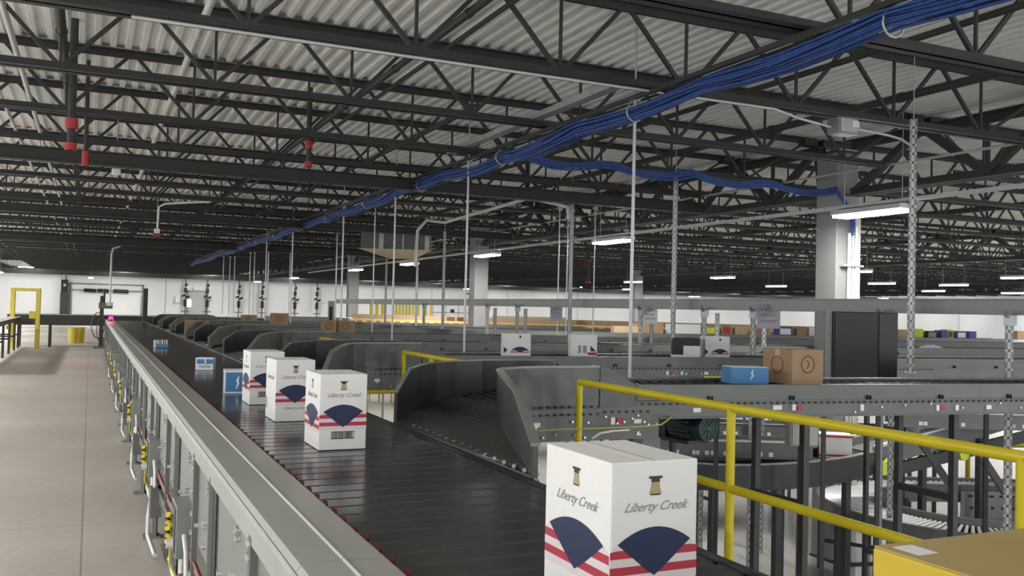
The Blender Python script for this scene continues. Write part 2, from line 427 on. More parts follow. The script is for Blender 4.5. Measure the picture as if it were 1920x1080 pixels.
# cable hooks
hk = MB()
hk.tube([(0.09*math.cos(a), 0, 0.09*math.sin(a)) for a in [math.pi*0.5+math.pi*2*k/10*0.9 for k in range(11)]], 0.008, 5)
first_h = None
for k in range(10):
    y = 4.2+k*3.0
    if first_h is None:
        first_h = one('cable_hook', hk, GALV, 'thin steel hook ring around the blue cable bundle', 'hook', 'cable hooks', (4.52, y, 3.45))
    else: dup(first_h, (4.52, y, 3.45), 0)
# hung rods and slotted strut posts
def rod(x, y, z0, z1, label, r=0.012, group='thin hanger rods'):
    b = MB().cyl((0, 0, z0), (0, 0, z1), r, 8)
    t = thing('hanger_rod', (x, y, 0), 0, label, 'rod', group)
    b.cyl((0, 0, z1), (0, 0, DK), r*0.6, 6); part('rod', b, GALV, t)
    part('clamp', MB().box((-0.04, -0.03, z1-0.05), (0.04, 0.03, z1)), GALV, t)
    return t
for x, y, lab in ((4.52, 7.2, 'thin steel rod dropping from the blue cables near the middle of the photo'), (4.52, 11.3, 'second thin hanger rod from the front under the blue cables'),
                  (4.52, 14.5, 'third hanger rod under the blue cables, left of the air unit'), (4.52, 17.9, 'fourth hanger rod under the blue cables'),
                  (4.52, 22.9, 'fifth hanger rod under the blue cables'), (4.52, 26.6, 'farthest hanger rod under the blue cables')):
    rod(x, y, 0.92, 3.60, lab, 0.016)
for px, ytop, lab in ((1045, 455, 'left of two thin parallel rods right of the middle column'), (1061, 455, 'right of two thin parallel rods beside the slotted post'),
                      (698, 440, 'thin rod over the yellow gates'), (1112, 470, 'thin rod left of the far slim column')):
    p = at_depth(px, 600, 17.5); rod(p.x, p.y, 1.0, 3.60, lab, 0.012)
def slot_post_mesh(z0, z1, wd=0.06, n=None, th=0.06):
    b = MB(); L = z1-z0
    b.box((-wd/2, th/2-0.005, z0), (wd/2, th/2, z1)); 
    # slotted front: two strips with rungs
    s = 0.023
    b.box((-wd/2, -th/2, z0), (-wd/2+s, -th/2+0.005, z1)); b.box((wd/2-s, -th/2, z0), (wd/2, -th/2+0.005, z1))
    b.box((-wd/2, -th/2, z0), (-wd/2+0.005, th/2, z1)); b.box((wd/2-0.005, -th/2, z0), (wd/2, th/2, z1))
    z = z0
    while z < z1: b.box((-wd/2, -th/2, z), (wd/2, -th/2+0.005, z+0.064)); z += 0.088
    return b
def slot_post(x, y, z0, z1, label, wd=0.07, group='slotted strut posts'):
    t = thing('strut_post', (x, y, 0), math.radians(-30), label, 'post', group)
    t.rotation_euler.z = -math.atan2(x, y)
    part('channel', slot_post_mesh(z0, z1, wd), GALV, t)
    part('foot_plate', MB().box((-0.05, -0.05, z0), (0.05, 0.05, z0+0.012)), GALV, t)
    part('hanger', MB().cyl((0, 0, z1-0.05), (0, 0, DK), 0.006, 6), GALV, t)
    return t
for px, X, z1, lab in ((1708, 7.45, 3.60, 'tall slotted galvanised post near the right, in front of the big ceiling lamp'),
                   (1262, 7.45, 3.52, 'tall slotted post right of the thin rod, behind the dark and white carton'),
                   (1068, 7.45, 3.50, 'tall slotted post joined to the curved grey conduit'),
                   (830, 7.7, 3.42, 'tall slotted post left of the middle column'),
                   (780, 8.4, 3.4, 'tall slotted post under the curved conduit, left of the middle column'),
                   (722, 8.6, 3.1, 'tall slotted post beside the yellow gates')):
    d = ray(px, 600); y = X*d.y/d.x
    if px == 780: y += 0.0
    slot_post(X, y, 1.06 if px == 1708 else LOWZ, z1, lab)
# long beam parallel to sorter with posts
BX = 7.62
b = MB(); b.box((BX, 5.0, 1.66), (BX+0.05, 31, 1.80)); b.box((BX-0.03, 5.0, 1.655), (BX+0.08, 31, 1.665)); b.box((BX-0.03, 5.0, 1.795), (BX+0.08, 31, 1.805))
one('catwalk_beam', b, GREYG, 'long grey horizontal beam carried on posts above the lanes', 'beam')
for px, lab in ((1890, 'rightmost galvanised post under the long grey beam'), (1650, 'galvanised post under the beam in front of the black cabinet'),
                (1410, 'galvanised post under the beam left of the white notice'), (1318, 'galvanised post under the beam right of the slotted post'),
                (1199, 'galvanised post under the beam beside the small grey notice'), (968, 'galvanised post under the beam left of the striped carton'),
                (912, 'galvanised post under the beam right of the middle column'), (793, 'galvanised post under the beam left of the middle column')):
    d = ray(px, 600); y = BX*d.y/d.x
    t = thing('beam_post', (BX+0.02, y, 0), -math.atan2(BX, y), lab, 'post', 'posts under the long beam')
    part('channel', slot_post_mesh(LOWZ, 1.655, 0.07), GALV, t)
    part('clamp', MB().box((-0.05, -0.05, 1.56), (0.06, 0.05, 1.655)).bar((0, 0, 1.62), (-0.05, -0.16, 1.7), 0.03, 0.03), GALV, t)
for px, D, lab in ((1673, 11.5, 'second galvanised post beside the black cabinet'), (1222, 17, 'post carrying the small grey notice'), (1433, 14, 'post carrying the white notice'),
                (1345, 14.5, 'pale post between the two notices'), (985, 17.5, 'pale post right of the middle column, second one'), (928, 18, 'pale post right of the middle column, first one')):
    p = at_depth(px, 600, D)
    t = thing('beam_post', (p.x, p.y, 0), -math.atan2(p.x, p.y), lab, 'post', 'posts behind the long beam')
    part('channel', slot_post_mesh(LOWZ, 1.60, 0.07), GALV, t)
    part('cap', MB().box((-0.045, -0.045, 1.60), (0.045, 0.045, 1.62)), GALV, t)
# conduit on the lower chord of the second joist with junction box
b = MB().tube([(0.2, 6.9, 3.578), (5.9, 6.9, 3.578), (6.2, 6.9, 3.52), (6.6, 6.9, 3.48)], 0.013, 8)
one('conduit_run', b, WCOND, 'thin white conduit along the second joist to the junction box', 'conduit')
t = thing('junction_box', (6.74, 6.88, 3.46), 0, 'grey metal junction box hung under the joist at upper right', 'junction box')
part('box', MB().cbox((0, 0, 0.03), (0.26, 0.16, 0.16)), GREYG, t, 0.006); part('cover', MB().cbox((0, -0.085, 0.03), (0.22, 0.01, 0.13)), GALV, t)
part('sticker', MB().cbox((0.08, -0.093, 0.05), (0.09, 0.004, 0.06)), PAPER, t)
b = MB().tube([(6.86, 6.88, 3.49), (7.35, 6.88, 3.47), (7.5, 6.85, 3.44), (7.53, 6.75, 3.36), (7.53, 6.72, 2.9), (7.53, 6.72, 1.2)], 0.013, 8)
one('conduit_run', b, WCOND, 'thin white conduit leaving the junction box and dropping beside the slotted post', 'conduit')
# grey conduits meeting in an elbow
b = MB(); p1 = at_depth(990, 372, 17); p2 = at_depth(835, 417, 20); p3 = at_depth(800, 413, 20.3); p4 = at_depth(783, 432, 20.3); p5 = at_depth(778, 500, 20.3)
b.tube([p1, p2, p3, p4, p5], 0.035, 8)
one('conduit_run', b, WCOND, 'curved grey conduit bending down left of the middle column', 'conduit')
p6 = at_depth(1050, 384, 14.5); p7 = at_depth(1064, 388, 14.1); p8 = at_depth(1067, 410, 14.1)
b = MB().tube([p1+Vector((0.1, 0, 0)), p6, p7, p8], 0.028, 8); one('conduit_run', b, WCOND, 'grey conduit running from the red fitting to the slotted post', 'conduit')
b = MB(); p1 = at_depth(393, 378, 18.3); p2 = at_depth(310, 382, 18.3); p3 = at_depth(298, 388, 18.3); p4 = at_depth(295, 428, 18.3)
b.tube([p1, p2, p3, p4], 0.022, 8); one('conduit_run', b, WCOND, 'grey conduit dropping to the small red alarm at upper left', 'conduit')
t = thing('alarm_strobe', tuple(at_depth(294, 437, 18.3)), 0, 'small white and red alarm hung on a conduit over the walkway', 'alarm')
part('housing', MB().cbox((0, 0, 0.04), (0.1, 0.1, 0.09)), WPRINT, t); part('lens', MB().cbox((0, 0, -0.04), (0.13, 0.1, 0.05)), RED, t); part('stem', MB().cyl((0, 0.03, 0.08), (0, 0.03, DK-t.location.z), 0.006, 6), GALV, t)
t = thing('access_point', tuple(at_depth(218, 322, 13)), 0, 'small white wireless unit hung under the joists at left', 'wireless unit')
part('housing', MB().cbox((0, 0, 0), (0.12, 0.12, 0.09)), WPRINT, t, 0.02); part('stem', MB().cyl((0, 0, 0.04), (0, 0, DK-t.location.z), 0.008, 6), GALV, t)

# ================================================================== LAMPS
def make_lamp():
    t = thing('high_bay_lamp', (0, 0, 0), 0, 'x', 'lamp')
    part('housing', MB().cbox((0, 0, 0.05), (0.30, 1.22, 0.07)), GALV, t, 0.01)
    part('diffuser', MB().cbox((0, 0, 0.0), (0.27, 1.16, 0.04)), LAMPM, t)
    part('hanger', MB().cyl((0, -0.5, 0.08), (0, -0.5, 1.35), 0.005, 5).cyl((0, 0.5, 0.08), (0, 0.5, 1.35), 0.005, 5), GALV, t)
    return t
lamp0 = make_lamp()
LZ = 3.0
lamps = []
for px, lab in ((1635, 'large bright ceiling lamp beside the big column'), (1150, 'second brightest ceiling lamp, right of the middle'), (915, 'ceiling lamp right next to the middle column'),
                (770, 'ceiling lamp just below the hanging air unit'), (670, 'small ceiling lamp beside the leftmost column')):
    d = ray(px, 400); X = 9.5; lamps.append((X, X*d.y/d.x, LZ, lab))
for px, py, lab in ((1187, 529, 'small lamp beside the slim far column'), (1355, 521, 'small far lamp between the tall slotted post and the big column'), (1455, 537, 'small far lamp left of the big column'),
                    (1602, 510, 'small lamp touching the right edge of the big column'), (1653, 532, 'small far lamp right of the big column'), (1750, 546, 'lowest small lamp right of the tall slotted post'),
                    (1788, 535, 'small far lamp second to the right of the tall slotted post'), (1900, 550, 'dimmest small lamp at the right edge'), (1912, 521, 'brighter small lamp at the right edge')):
    p = on_z(px, py, LZ); lamps.append((p.x, p.y, LZ, lab))
lamps.append((-4.75, 52.5, LZ, 'lamp over the far left of the white wall'))
for i, (x, y, z, lab) in enumerate(lamps):
    if i == 0: lamp0.location = (x, y, z); lamp0['label'] = lab; lamp0['group'] = 'ceiling lamps'
    else: dup(lamp0, (x, y, z), 0, lab, 'ceiling lamps')
    lamp_light(x, y, z-0.03, LAMP_W*(0.55 if i == 0 else 1))
b = MB().cyl((9.5, 4, LZ+0.62), (9.5, 44, LZ+0.62), 0.018, 6); b.box((9.44, 4, LZ+0.11), (9.56, 44, LZ+0.15))
one('lighting_rail', b, GALV, 'long galvanised rail carrying the row of ceiling lamps', 'rail')
b = MB().box((-4.81, -8, LZ+0.11), (-4.69, 58, LZ+0.15)); one('lighting_rail', b, GALV, 'lamp rail over the left walkway side', 'rail')
# lamps of the same kind outside the frame
for x, y in [(-4.75, 46-6.5*k) for k in range(9)] + [(9.5, 2.5), (23.8, 8), (23.8, 15), (23.8, 2), (38, 14), (38, 21), (30, 48), (45, 45), (10, 50), (10, 62), (0, 66), (25, 62), (45, 62), (60, 60), (60, 45), (-4.75, 60)]:
    dup(lamp0, (x, y, LZ), 0, 'ceiling lamp of the walkway rows outside the photo', 'ceiling lamps outside the photo')
    lamp_light(x, y, LZ-0.03, LAMP_W*(1.35 if x < 0 else 1.0))

for k in range(17):  # added lamp row with tilted lights, put in to brighten the far wall
    x = -4+6.2*k; o = dup(lamp0, (x, 72.0, 3.72), 1.5708, 'extra lamp added between the last joists to brighten the white wall', 'added wall-wash lamps')
    lamp_light(x, 72.0, 3.66, 75).rotation_euler = (math.radians(35), 0, 0)
# ================================================================== MAIN SORTER
S0, S1 = -1.0, 29.5
BELT = 0.98
XG0, XG1, XG2 = 0.432, 0.538, 0.640
XB0, XB1 = 0.675, 1.44
so = thing('sorter_conveyor', (0.9, 0, 0), 0, 'long grey and black sliding sorter conveyor running back along the walkway', 'conveyor')
def sp(name, mb, m_, bevel=0):
    mb.v = [(x-0.9, y, z) for x, y, z in mb.v]; return part(name, mb, m_, so, bevel)
b = MB()
gz = 1.02
prof = [(XG0, gz-0.10), (XG0, gz-0.012), (XG0+0.012, gz), (XG1-0.004, gz+0.006), (XG1, gz+0.011), (XG1+0.004, gz+0.006), (XG2, gz-0.004), (XG2+0.012, gz-0.012), (XG2+0.012, gz-0.10)]
seg = 3.05; y = S0
while y < S1:
    y1 = min(y+seg-0.004, S1); n = len(prof)
    vs = [(x, y, z) for x, z in prof] + [(x, y1, z) for x, z in prof]
    b.add(vs, [(i, i+1, n+i+1, n+i) for i in range(n-1)] + [tuple(range(n)), tuple(range(n, 2*n))]); y += seg
sp('guard_cover', b, mat('guard_cover_paint', (0.40, 0.405, 0.375), 0.36, 0.1, 0.06, 2.0))
b = MB()
b.box((XG0-0.004, S0, gz-0.032), (XG0+0.004, S1, gz-0.012)); sp('guard_edge_strip', b, GALV)
b = MB(); y = S0
while y < S1:
    y1 = y+0.112
    b.add([(XB0, y, BELT-0.006), (XB1, y, BELT-0.006), (XB0, y+0.006, BELT), (XB1, y+0.006, BELT), (XB0, y1-0.02, BELT+0.002), (XB1, y1-0.02, BELT+0.002), (XB0, y1-0.006, BELT-0.006), (XB1, y1-0.006, BELT-0.006), (XB0, y1, BELT-0.02), (XB1, y1, BELT-0.02)],
          [(0,1,3,2), (2,3,5,4), (4,5,7,6), (6,7,9,8)]); y += 0.115
b.box((XB0, S0, BELT-0.06), (XB1, S1, BELT-0.025))
sp('slat_belt', b, SLAT)
b = MB(); b.box((XB1+0.004, S0, BELT-0.12), (XB1+0.022, S1, BELT+0.012)); sp('side_rail', b, BLACK)
b = MB(); b.box((XB1+0.023, S0, BELT-0.14), (XB1+0.055, S1, BELT-0.015)); sp('side_channel', b, GREYD)
b = MB(); b.box((0.60, S0, BELT-0.24), (XB1-0.02, S1, BELT-0.1)); sp('frame_bed', b, GREYD)
# red divert shoes along the left edge
sm = MB(); sm.prism([(0, 0), (0.016, 0.004), (0.020, 0.018), (0.012, 0.03), (0, 0.028)], 0, 0.006); sm.cyl((0.009, 0.015, 0.0), (0.009, 0.015, 0.009), 0.005, 8)
sm_me = sm.mesh('divert_shoe'); sm_me.materials.append(REDD)
y = 0.75
for k in range(100):
    o = bpy.data.objects.new('divert_shoe', sm_me); COL.objects.link(o); o.parent = so; o.location = (XB0-0.9-0.002, y, BELT+0.003); y += 0.115
# walkway-side structure
b = MB(); y = S0
k = 0
while y < S1:
    b.box((XG0+0.02, y, 0.56), (XG0+0.028, min(y+1.5, S1)-0.01, gz-0.06)); y += 1.5; k += 1
sp('side_panel', b, GREYG)
b = MB(); b.box((XG0+0.005, S0, 0.34), (XG0+0.05, S1, 0.40)); b.box((XG0+0.0, S0, 0.34), (XG0+0.05, S1, 0.35)); sp('lower_channel', b, GREYP)
b = MB(); b.cyl((XG0+0.02, S0, 0.445), (XG0+0.02, S1, 0.445), 0.013, 6); b.cyl((XG0+0.01, S0, 0.475), (XG0+0.01, S1, 0.475), 0.007, 6)
sp('red_signal_cable', b, mat('dull_red_cable', (0.30, 0.12, 0.10), 0.6))
dk = MB()  # flat dark strips colour in the shade of open recesses
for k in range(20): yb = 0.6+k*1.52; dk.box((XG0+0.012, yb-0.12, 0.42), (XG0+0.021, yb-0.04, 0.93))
sp('recess_shade_strip', dk, GREYD)['kind'] = 'stuff'
# uprights with bolts
um = MB(); um.box((-0.034, -0.035, 0.0), (0.0, -0.029, 0.94)); um.box((-0.006, -0.035, 0.0), (0.0, 0.045, 0.94))
um.box((-0.09, -0.06, 0), (0.02, 0.07, 0.012))
um_me = um.mesh('leg'); um_me.materials.append(GREYG)
bm_ = MB()
for z in (0.42, 0.60, 0.68, 0.78, 0.88, 0.92):
    for yy in (-0.005, 0.02): bm_.cyl((-0.006, yy, z), (-0.02, yy, z), 0.012, 6)
bm_me = bm_.mesh('bolts'); bm_me.materials.append(BOLT)
stif = MB(); stif.box((-0.022, -0.02, 0.40), (0, 0.02, 0.94)); stif_me = stif.mesh('stiffener'); stif_me.materials.append(GREYP)
y = 0.6; k = 0
while y < S1:
    o = bpy.data.objects.new('leg', um_me); COL.objects.link(o); o.parent = so; o.location = (XG0+0.03-0.9, y, 0)
    q = bpy.data.objects.new('bolts', bm_me); COL.objects.link(q); q.parent = o; q['kind'] = 'stuff'
    if k < 16:
        o = bpy.data.objects.new('stiffener', stif_me); COL.objects.link(o); o.parent = so; o.location = (XG0+0.02-0.9, y+0.55, 0)
        q = bpy.data.objects.new('bolts', bm_me); COL.objects.link(q); q.parent = o; q.location = (-0.008, 0, 0); q['kind'] = 'stuff'
        o = bpy.data.objects.new('panel_bolts', MB().mesh('e') if False else None) if False else None
    y += 1.52; k += 1
pb = MB()
for k in range(20):
    yb = 0.2+k*0.76
    for dy, dz in ((0.50, 0.86), (0.53, 0.875), (0.50, 0.89), (0.60, 0.72), (0.62, 0.70), (0.15, 0.64), (0.62, 0.62)):
        pb.cyl((XG0+0.022, yb+dy, dz), (XG0+0.004, yb+dy, dz), 0.012, 6)
sp('panel_bolts', pb, BOLT)['kind'] = 'stuff'
# far-side legs
fl = MB(); fl.box((-0.04, -0.04, 0), (0.04, 0.04, BELT-0.13)); fl_me = fl.mesh('leg'); fl_me.materials.append(GREYD)
for k in range(11):
    o = bpy.data.objects.new('leg', fl_me); COL.objects.link(o); o.parent = so; o.location = (XB1+0.0-0.9, 0.6+k*2.9, 0)
# control boxes with conduit and yellow tag on the walkway side
def make_ctrl():
    t = thing('control_box', (0, 0, 0), 0, 'x', 'control box')
    part('enclosure', MB().box((-0.085, -0.12, 0.44), (-0.01, 0.10, 0.68)), GREYG, t, 0.004)
    part('door', MB().box((-0.093, -0.10, 0.46), (-0.085, 0.08, 0.66)), GREYP, t, 0.003)
    part('lower_box', MB().box((-0.08, -0.34, 0.22), (-0.01, -0.20, 0.40)), GREYP, t, 0.004)
    b = MB()
    b.tube([(-0.05, -0.05, 0.44), (-0.05, -0.05, 0.36), (-0.06, -0.08, 0.28), (-0.075, -0.12, 0.18), (-0.075, -0.13, 0.06), (-0.06, -0.6, 0.05)], 0.014, 8)
    b.tube([(-0.035, 0.04, 0.44), (-0.035, 0.04, 0.30), (-0.035, 0.08, 0.22), (-0.035, 0.5, 0.2), (-0.035, 0.75, 0.22)], 0.013, 8)
    b.tube([(-0.05, -0.27, 0.40), (-0.05, -0.25, 0.50), (-0.05, -0.14, 0.55)], 0.011, 8)
    part('conduit', b, WCOND, t)
    b = MB().cyl((-0.093, -0.06, 0.50), (-0.12, -0.06, 0.50), 0.022, 12).cyl((-0.085, -0.06, 0.50), (-0.095, -0.06, 0.5), 0.03, 12); part('switch_knob', b, WCOND, t)
    c = MB(); tg = MB()
    for i in range(5):
        z = 0.63-i*0.03; tg.cyl((-0.115, -0.05+0.012*(i % 2), z), (-0.10, -0.03-0.012*(i % 2), z-0.02), 0.014, 8)
        c.cyl((-0.118, -0.05+0.012*(i % 2), z-0.012), (-0.104, -0.035, z-0.026), 0.010, 8)
    tg.tube([(-0.10, -0.04, 0.50), (-0.10, -0.03, 0.40), (-0.07, -0.05, 0.34)], 0.006, 6)
    part('yellow_chain', tg, YELB, t); part('black_links', c, BLACK, t)
    return t
cb = make_ctrl()
cl = ['nearest grey control box with a yellow and black chain on the sorter side', 'second control box from the front on the sorter side', 'third control box from the front on the sorter side', 'fourth control box along the sorter side',
      'fifth control box along the sorter side', 'sixth control box, small in the distance along the sorter', 'seventh control box far along the sorter side']
for i, yb in enumerate((4.5, 6.6, 9.2, 11.9, 14.6, 17.3, 20.5)):
    if i == 0: cb.location = (XG0+0.035, yb, 0); cb['label'] = cl[0]; cb['group'] = 'control boxes on the sorter'
    else: dup(cb, (XG0+0.035, yb, 0), 0, cl[i], 'control boxes on the sorter')

# ================================================================== SPURS AND LANES
SL = -0.12; LW = 0.62
inner = [(1.50, 3.02), (1.72, 3.66), (1.93, 4.25), (2.07, 4.62), (2.13, 4.78), (2.22, 4.92), (2.36, 5.01), (2.55, 5.05), (2.75, 5.045), (2.93, 5.032)]
outer = [(1.47, 4.62), (1.66, 4.98), (1.84, 5.27), (2.0, 5.48), (2.18, 5.61), (2.40, 5.68), (2.65, 5.70), (2.94, 5.68)]
nearY = lambda x: 5.03+SL*(x-2.94)
NL = 7; PITCH = 3.4
def make_spur():
    t = thing('divert_spur', (0, 0, 0), 0, 'x', 'conveyor')
    def interp(P, u):
        L = [0]
        for i in range(1, len(P)): L.append(L[-1]+math.hypot(P[i][0]-P[i-1][0], P[i][1]-P[i-1][1]))
        s_ = u*L[-1]
        for i in range(1, len(P)):
            if s_ <= L[i]+1e-9:
                q = (s_-L[i-1])/(L[i]-L[i-1]); return (P[i-1][0]+(P[i][0]-P[i-1][0])*q, P[i-1][1]+(P[i][1]-P[i-1][1])*q)
        return P[-1]
    b = MB(); pi_ = []; po_ = []
    for k in range(17):
        u = k/16; pi_.append(interp(inner + [(2.94, 5.03)], u)); po_.append(interp(outer, u))
    hz = lambda u: 0.955+0.105*max(0, min(1, (u-0.45)/0.5))
    for k in range(16):
        za, zc = hz(k/16), hz((k+1)/16)
        q4 = [pi_[k]+(za,), pi_[k+1]+(zc,), po_[k+1]+(zc,), po_[k]+(za,)]
        b.add(q4+[(x, y, z-0.02) for x, y, z in q4], [(0,1,2,3), (7,6,5,4), (0,4,5,1), (2,6,7,3), (1,5,6,2), (3,7,4,0)])
    part('bed', b, GREYD, t)
    b = MB()                                           # rollers across the lane
    N = 34
    for k in range(N):
        u = (k+0.5)/N
        # near the mouth the rollers run parallel to the belt edge
        a = interp(inner + [(2.94, 5.03)], min(1, 0.04+u)); c = interp(outer, max(0.0, min(1, u*1.0)))
        b.cyl((a[0]+0.02, a[1]+0.01, hz(u)+0.018), (c[0]-0.01, c[1]-0.02, hz(u)+0.018), 0.02, 8)
    part('roller_bed', b, DROLL, t)
    b = MB(); zt = [1.10]+[1.245]*7+[1.245]
    b.wall(inner, 0.93, [1.10, 1.235]+[1.245]*8, 0.02)
    part('inner_guard', b, mat('inner_guard_sheet', (0.105, 0.108, 0.10), 0.35, 0.3, 0.22, 7), t)
    b = MB(); b.wall(inner, [1.10, 1.235]+[1.245]*8, [1.112, 1.247]+[1.257]*8, 0.036); part('inner_guard_lip', b, GREYG, t)
    b = MB(); b.wall(outer, 0.93, [1.15, 1.245, 1.25, 1.25, 1.25, 1.25, 1.25, 1.25], 0.016); part('outer_guard', b, GUARD, t)
    b = MB(); b.wall(outer[:], [1.15, 1.245]+[1.25]*6, [1.156, 1.251]+[1.256]*6, 0.024); part('outer_guard_lip', b, GREYG, t)
    b = MB(); b.wall([(1.50, 3.01), (1.50, 3.5), (1.50, 4.0), (1.48, 4.62)], 0.90, 0.985, 0.012); part('transfer_plate', b, GREYG, t)
    # white dashes (little wheels) at the mouth
    tw = MB().cyl((0, 0, 0), (0.02, 0.02, 0), 0.009, 8).mesh('transfer_wheel'); tw.materials.append(GALV)
    for k in range(16):
        o = bpy.data.objects.new('transfer_wheel', tw); COL.objects.link(o); o.parent = t; o.location = (1.53, 3.08+k*0.095, 0.984)
    b = MB(); b.wall([(p[0]+0.016, p[1]-0.014) for p in inner[3:-1]]+[(2.935, 5.018)], 0.79, 0.99, 0.012); b.wall([(1.53, 3.03), (2.08, 4.55)], 0.55, 0.95, 0.012)
    b.wall([(p[0]-0.012, p[1]+0.012) for p in outer], 0.80, 0.94, 0.012)
    part('side_frame', b, GREYP, t)
    h = MB(); bb_ = MB(); random.seed(4)
    for k in range(13):
        x = 2.32+k*0.05; h.box((x, 5.018, 0.995), (x+0.022, 5.03, 1.008)); h.cyl((x, 5.02, 0.955), (x, 5.008, 0.955), 0.008, 6)
    for k in range(13): x = 2.3+0.6*random.random(); z = 0.80+0.13*random.random(); bb_.cyl((x, 5.022, z), (x, 5.006, z), 0.0075, 6)
    part('frame_slots', h, BLACK, t)['kind'] = 'stuff'; part('frame_bolts', bb_, BOLT, t)['kind'] = 'stuff'
    part('warning_sticker', MB().box((2.46, 5.008, 0.885), (2.515, 5.02, 0.912)), PAPER, t)
    b = MB()
    for k, (x, y) in enumerate(((2.12, 4.6), (1.75, 5.25))): part('leg', MB().box((x-0.03, y-0.03, 0.0), (x+0.03, y+0.03, 0.80)), GREYD, t)
    return t
def make_lane(XE, k):
    t = thing('takeaway_lane', (0, PITCH*k, 0), 0, 'x', 'conveyor')
    xs, xe = 2.95, XE
    P = lambda x, o: (x, nearY(x)+o)
    b = MB()
    # near rail : band, dotted ledge, plate
    b.wall([P(3.18, 0), P(xe, 0)], 1.035, 1.13, 0.012); b.wall([P(3.18, 0.02), P(xe, 0.02)], 1.122, 1.134, 0.05)
    part('near_rail', b, GREYP, t)
    b = MB(); b.wall([P(2.94, 0.0), P(3.0, 0.0), P(3.2, 0.0)], 1.0, [1.245, 1.245, 1.13], 0.012); part('near_guard_end', b, MATS['inner_guard_sheet'], t)
    b = MB(); b.wall([P(2.94, 0.012), P(3.36, 0.012)], 0.79, 1.03, 0.012); b.wall([P(3.36, 0.012), P(xe, 0.012)], 0.915, 1.035, 0.012); b.wall([P(3.36, 0.02), P(xe, 0.02)], 0.915, 0.922, 0.05)
    part('near_side_frame', b, GREYP, t)
    b = MB(); b.wall([P(2.97, LW), P(3.2, LW), P(xe, LW)], 0.85, [1.245, 1.13, 1.13], 0.012); b.wall([P(3.2, LW-0.02), P(xe, LW-0.02)], 1.122, 1.134, 0.05)
    part('far_rail', b, GREYP, t)
    b = MB(); b.wall([P(2.96, LW/2), P(xe, LW/2)], 1.06, 1.065, LW-0.05); part('bed', b, GREYD, t)
    if k < 5:
        b = MB(); x = 3.03
        while x < min(xe, 14): 
            a = P(x, 0.03); c = P(x, LW-0.03); b.cyl((a[0], a[1], 1.092), (c[0]+0.07, c[1], 1.092), 0.02, 6); x += 0.09
        part('roller_bed', b, DROLL, t)
    # holes and bolts in near side frame
    if k < 4:
        b = MB(); h = MB(); x = 2.98; q = 0
        while x < min(xe, 9):
            p = P(x, 0.002); q += 1
            h.box((p[0], p[1]-0.004, 1.005), (p[0]+0.022, p[1]+0.002, 1.018))
            if x < 3.3:
                h.cyl((p[0], p[1], 0.965), (p[0], p[1]-0.006, 0.965), 0.008, 6)
            x += 0.05
        random.seed(k+3)
        for i in range(26):
            x = 2.98+0.36*random.random() if i < 12 else 3.5+4.5*random.random(); p = P(x, 0.004); b.cyl((p[0], p[1], 0), (p[0], p[1], 0), 0.001, 3) if False else None
            z = 0.81+0.15*random.random() if i < 12 else 0.94+0.06*random.random()
            b.cyl((p[0], p[1]+0.004, z), (p[0], p[1]-0.008, z), 0.0075, 6)
        part('frame_slots', h, BLACK, t)['kind'] = 'stuff'; part('frame_bolts', b, BOLT, t)['kind'] = 'stuff'
        st = [(3.02, 0.885, 0.03, 0.045), (3.18, 0.89, 0.055, 0.026), (3.6, 0.955, 0.06, 0.028), (4.2, 0.965, 0.08, 0.03), (4.35, 0.96, 0.03, 0.04), (4.9, 0.95, 0.03, 0.045), (5.55, 0.945, 0.03, 0.04), (5.72, 0.945, 0.03, 0.04), (6.0, 0.95, 0.05, 0.03)]
        for sx, sz, sw, sh in st:
            p = P(sx, 0.0); part('warning_sticker', MB().box((p[0], p[1]-0.003, sz), (p[0]+sw, p[1]+0.008+sw*0.12, sz+sh)), PAPER, t)
        st = [(3.062, 0.89, 0.05, 0.035), (4.39, 0.96, 0.04, 0.03), (5.585, 0.95, 0.045, 0.03)]
        for sx, sz, sw, sh in st:
            p = P(sx, -0.001); part('red_sticker', MB().box((p[0], p[1]-0.003, sz), (p[0]+sw, p[1]+0.008+sw*0.12, sz+sh)), REDP, t)
        # guide brackets on the rail band
        gb = MB().box((0, -0.03, 0), (0.012, 0, 0.055)).box((0.05, -0.03, 0), (0.062, 0, 0.055)).box((0, -0.03, 0.045), (0.062, 0, 0.055)).mesh('guide_bracket'); gb.transform(Matrix.Scale(0.55, 4)); gb.materials.append(BLACK); x = 3.7
        while x < min(xe, 12):
            p = P(x, -0.008); o = bpy.data.objects.new('guide_bracket', gb); COL.objects.link(o); o.parent = t; o.location = (p[0], p[1], 1.03); x += 0.62
    # supports down to the lower floor
    xl = 4.5 if k == 0 else 8.6; i = 0
    while xl < xe and i < (7 if k < 4 else 3):
        for o in (0.06, LW-0.06):
            p = P(xl, o); part('leg', MB().box((p[0]-0.024, p[1]-0.024, LOWZ), (p[0]+0.024, p[1]+0.024, 1.055)), GREYD, t)
        p = P(xl, 0.06); q = P(xl, LW-0.06)
        [part('cross_brace', MB().bar((p[0], p[1], z), (q[0], q[1], z), 0.03, 0.05), GREYD, t) for z in (0.3, -1.2)]
        xl += (1.27 if i == 0 else 3.0) if k == 0 else 4.0; i += 1
    return t
sp0 = make_spur()
ordn = ['nearest', 'second', 'third', 'fourth', 'fifth', 'sixth', 'farthest']
for k in range(NL):
    lab = '%s dark curved divert spur leaving the right side of the sorter' % ordn[k]
    if k == 0: sp0['label'] = lab; sp0['group'] = 'divert spurs'
    else: dup(sp0, (0, PITCH*k, 0), 0, lab, 'divert spurs')
lane_lab = ['nearest grey conveyor lane crossing the right half, with the brown and blue cartons on it', 'second conveyor lane from the front, carrying the striped white cartons', 'third grey conveyor lane from the front',
            'fourth grey conveyor lane from the front', 'fifth conveyor lane, carrying a row of brown cartons', 'sixth conveyor lane, far back', 'farthest conveyor lane before the amber guard']
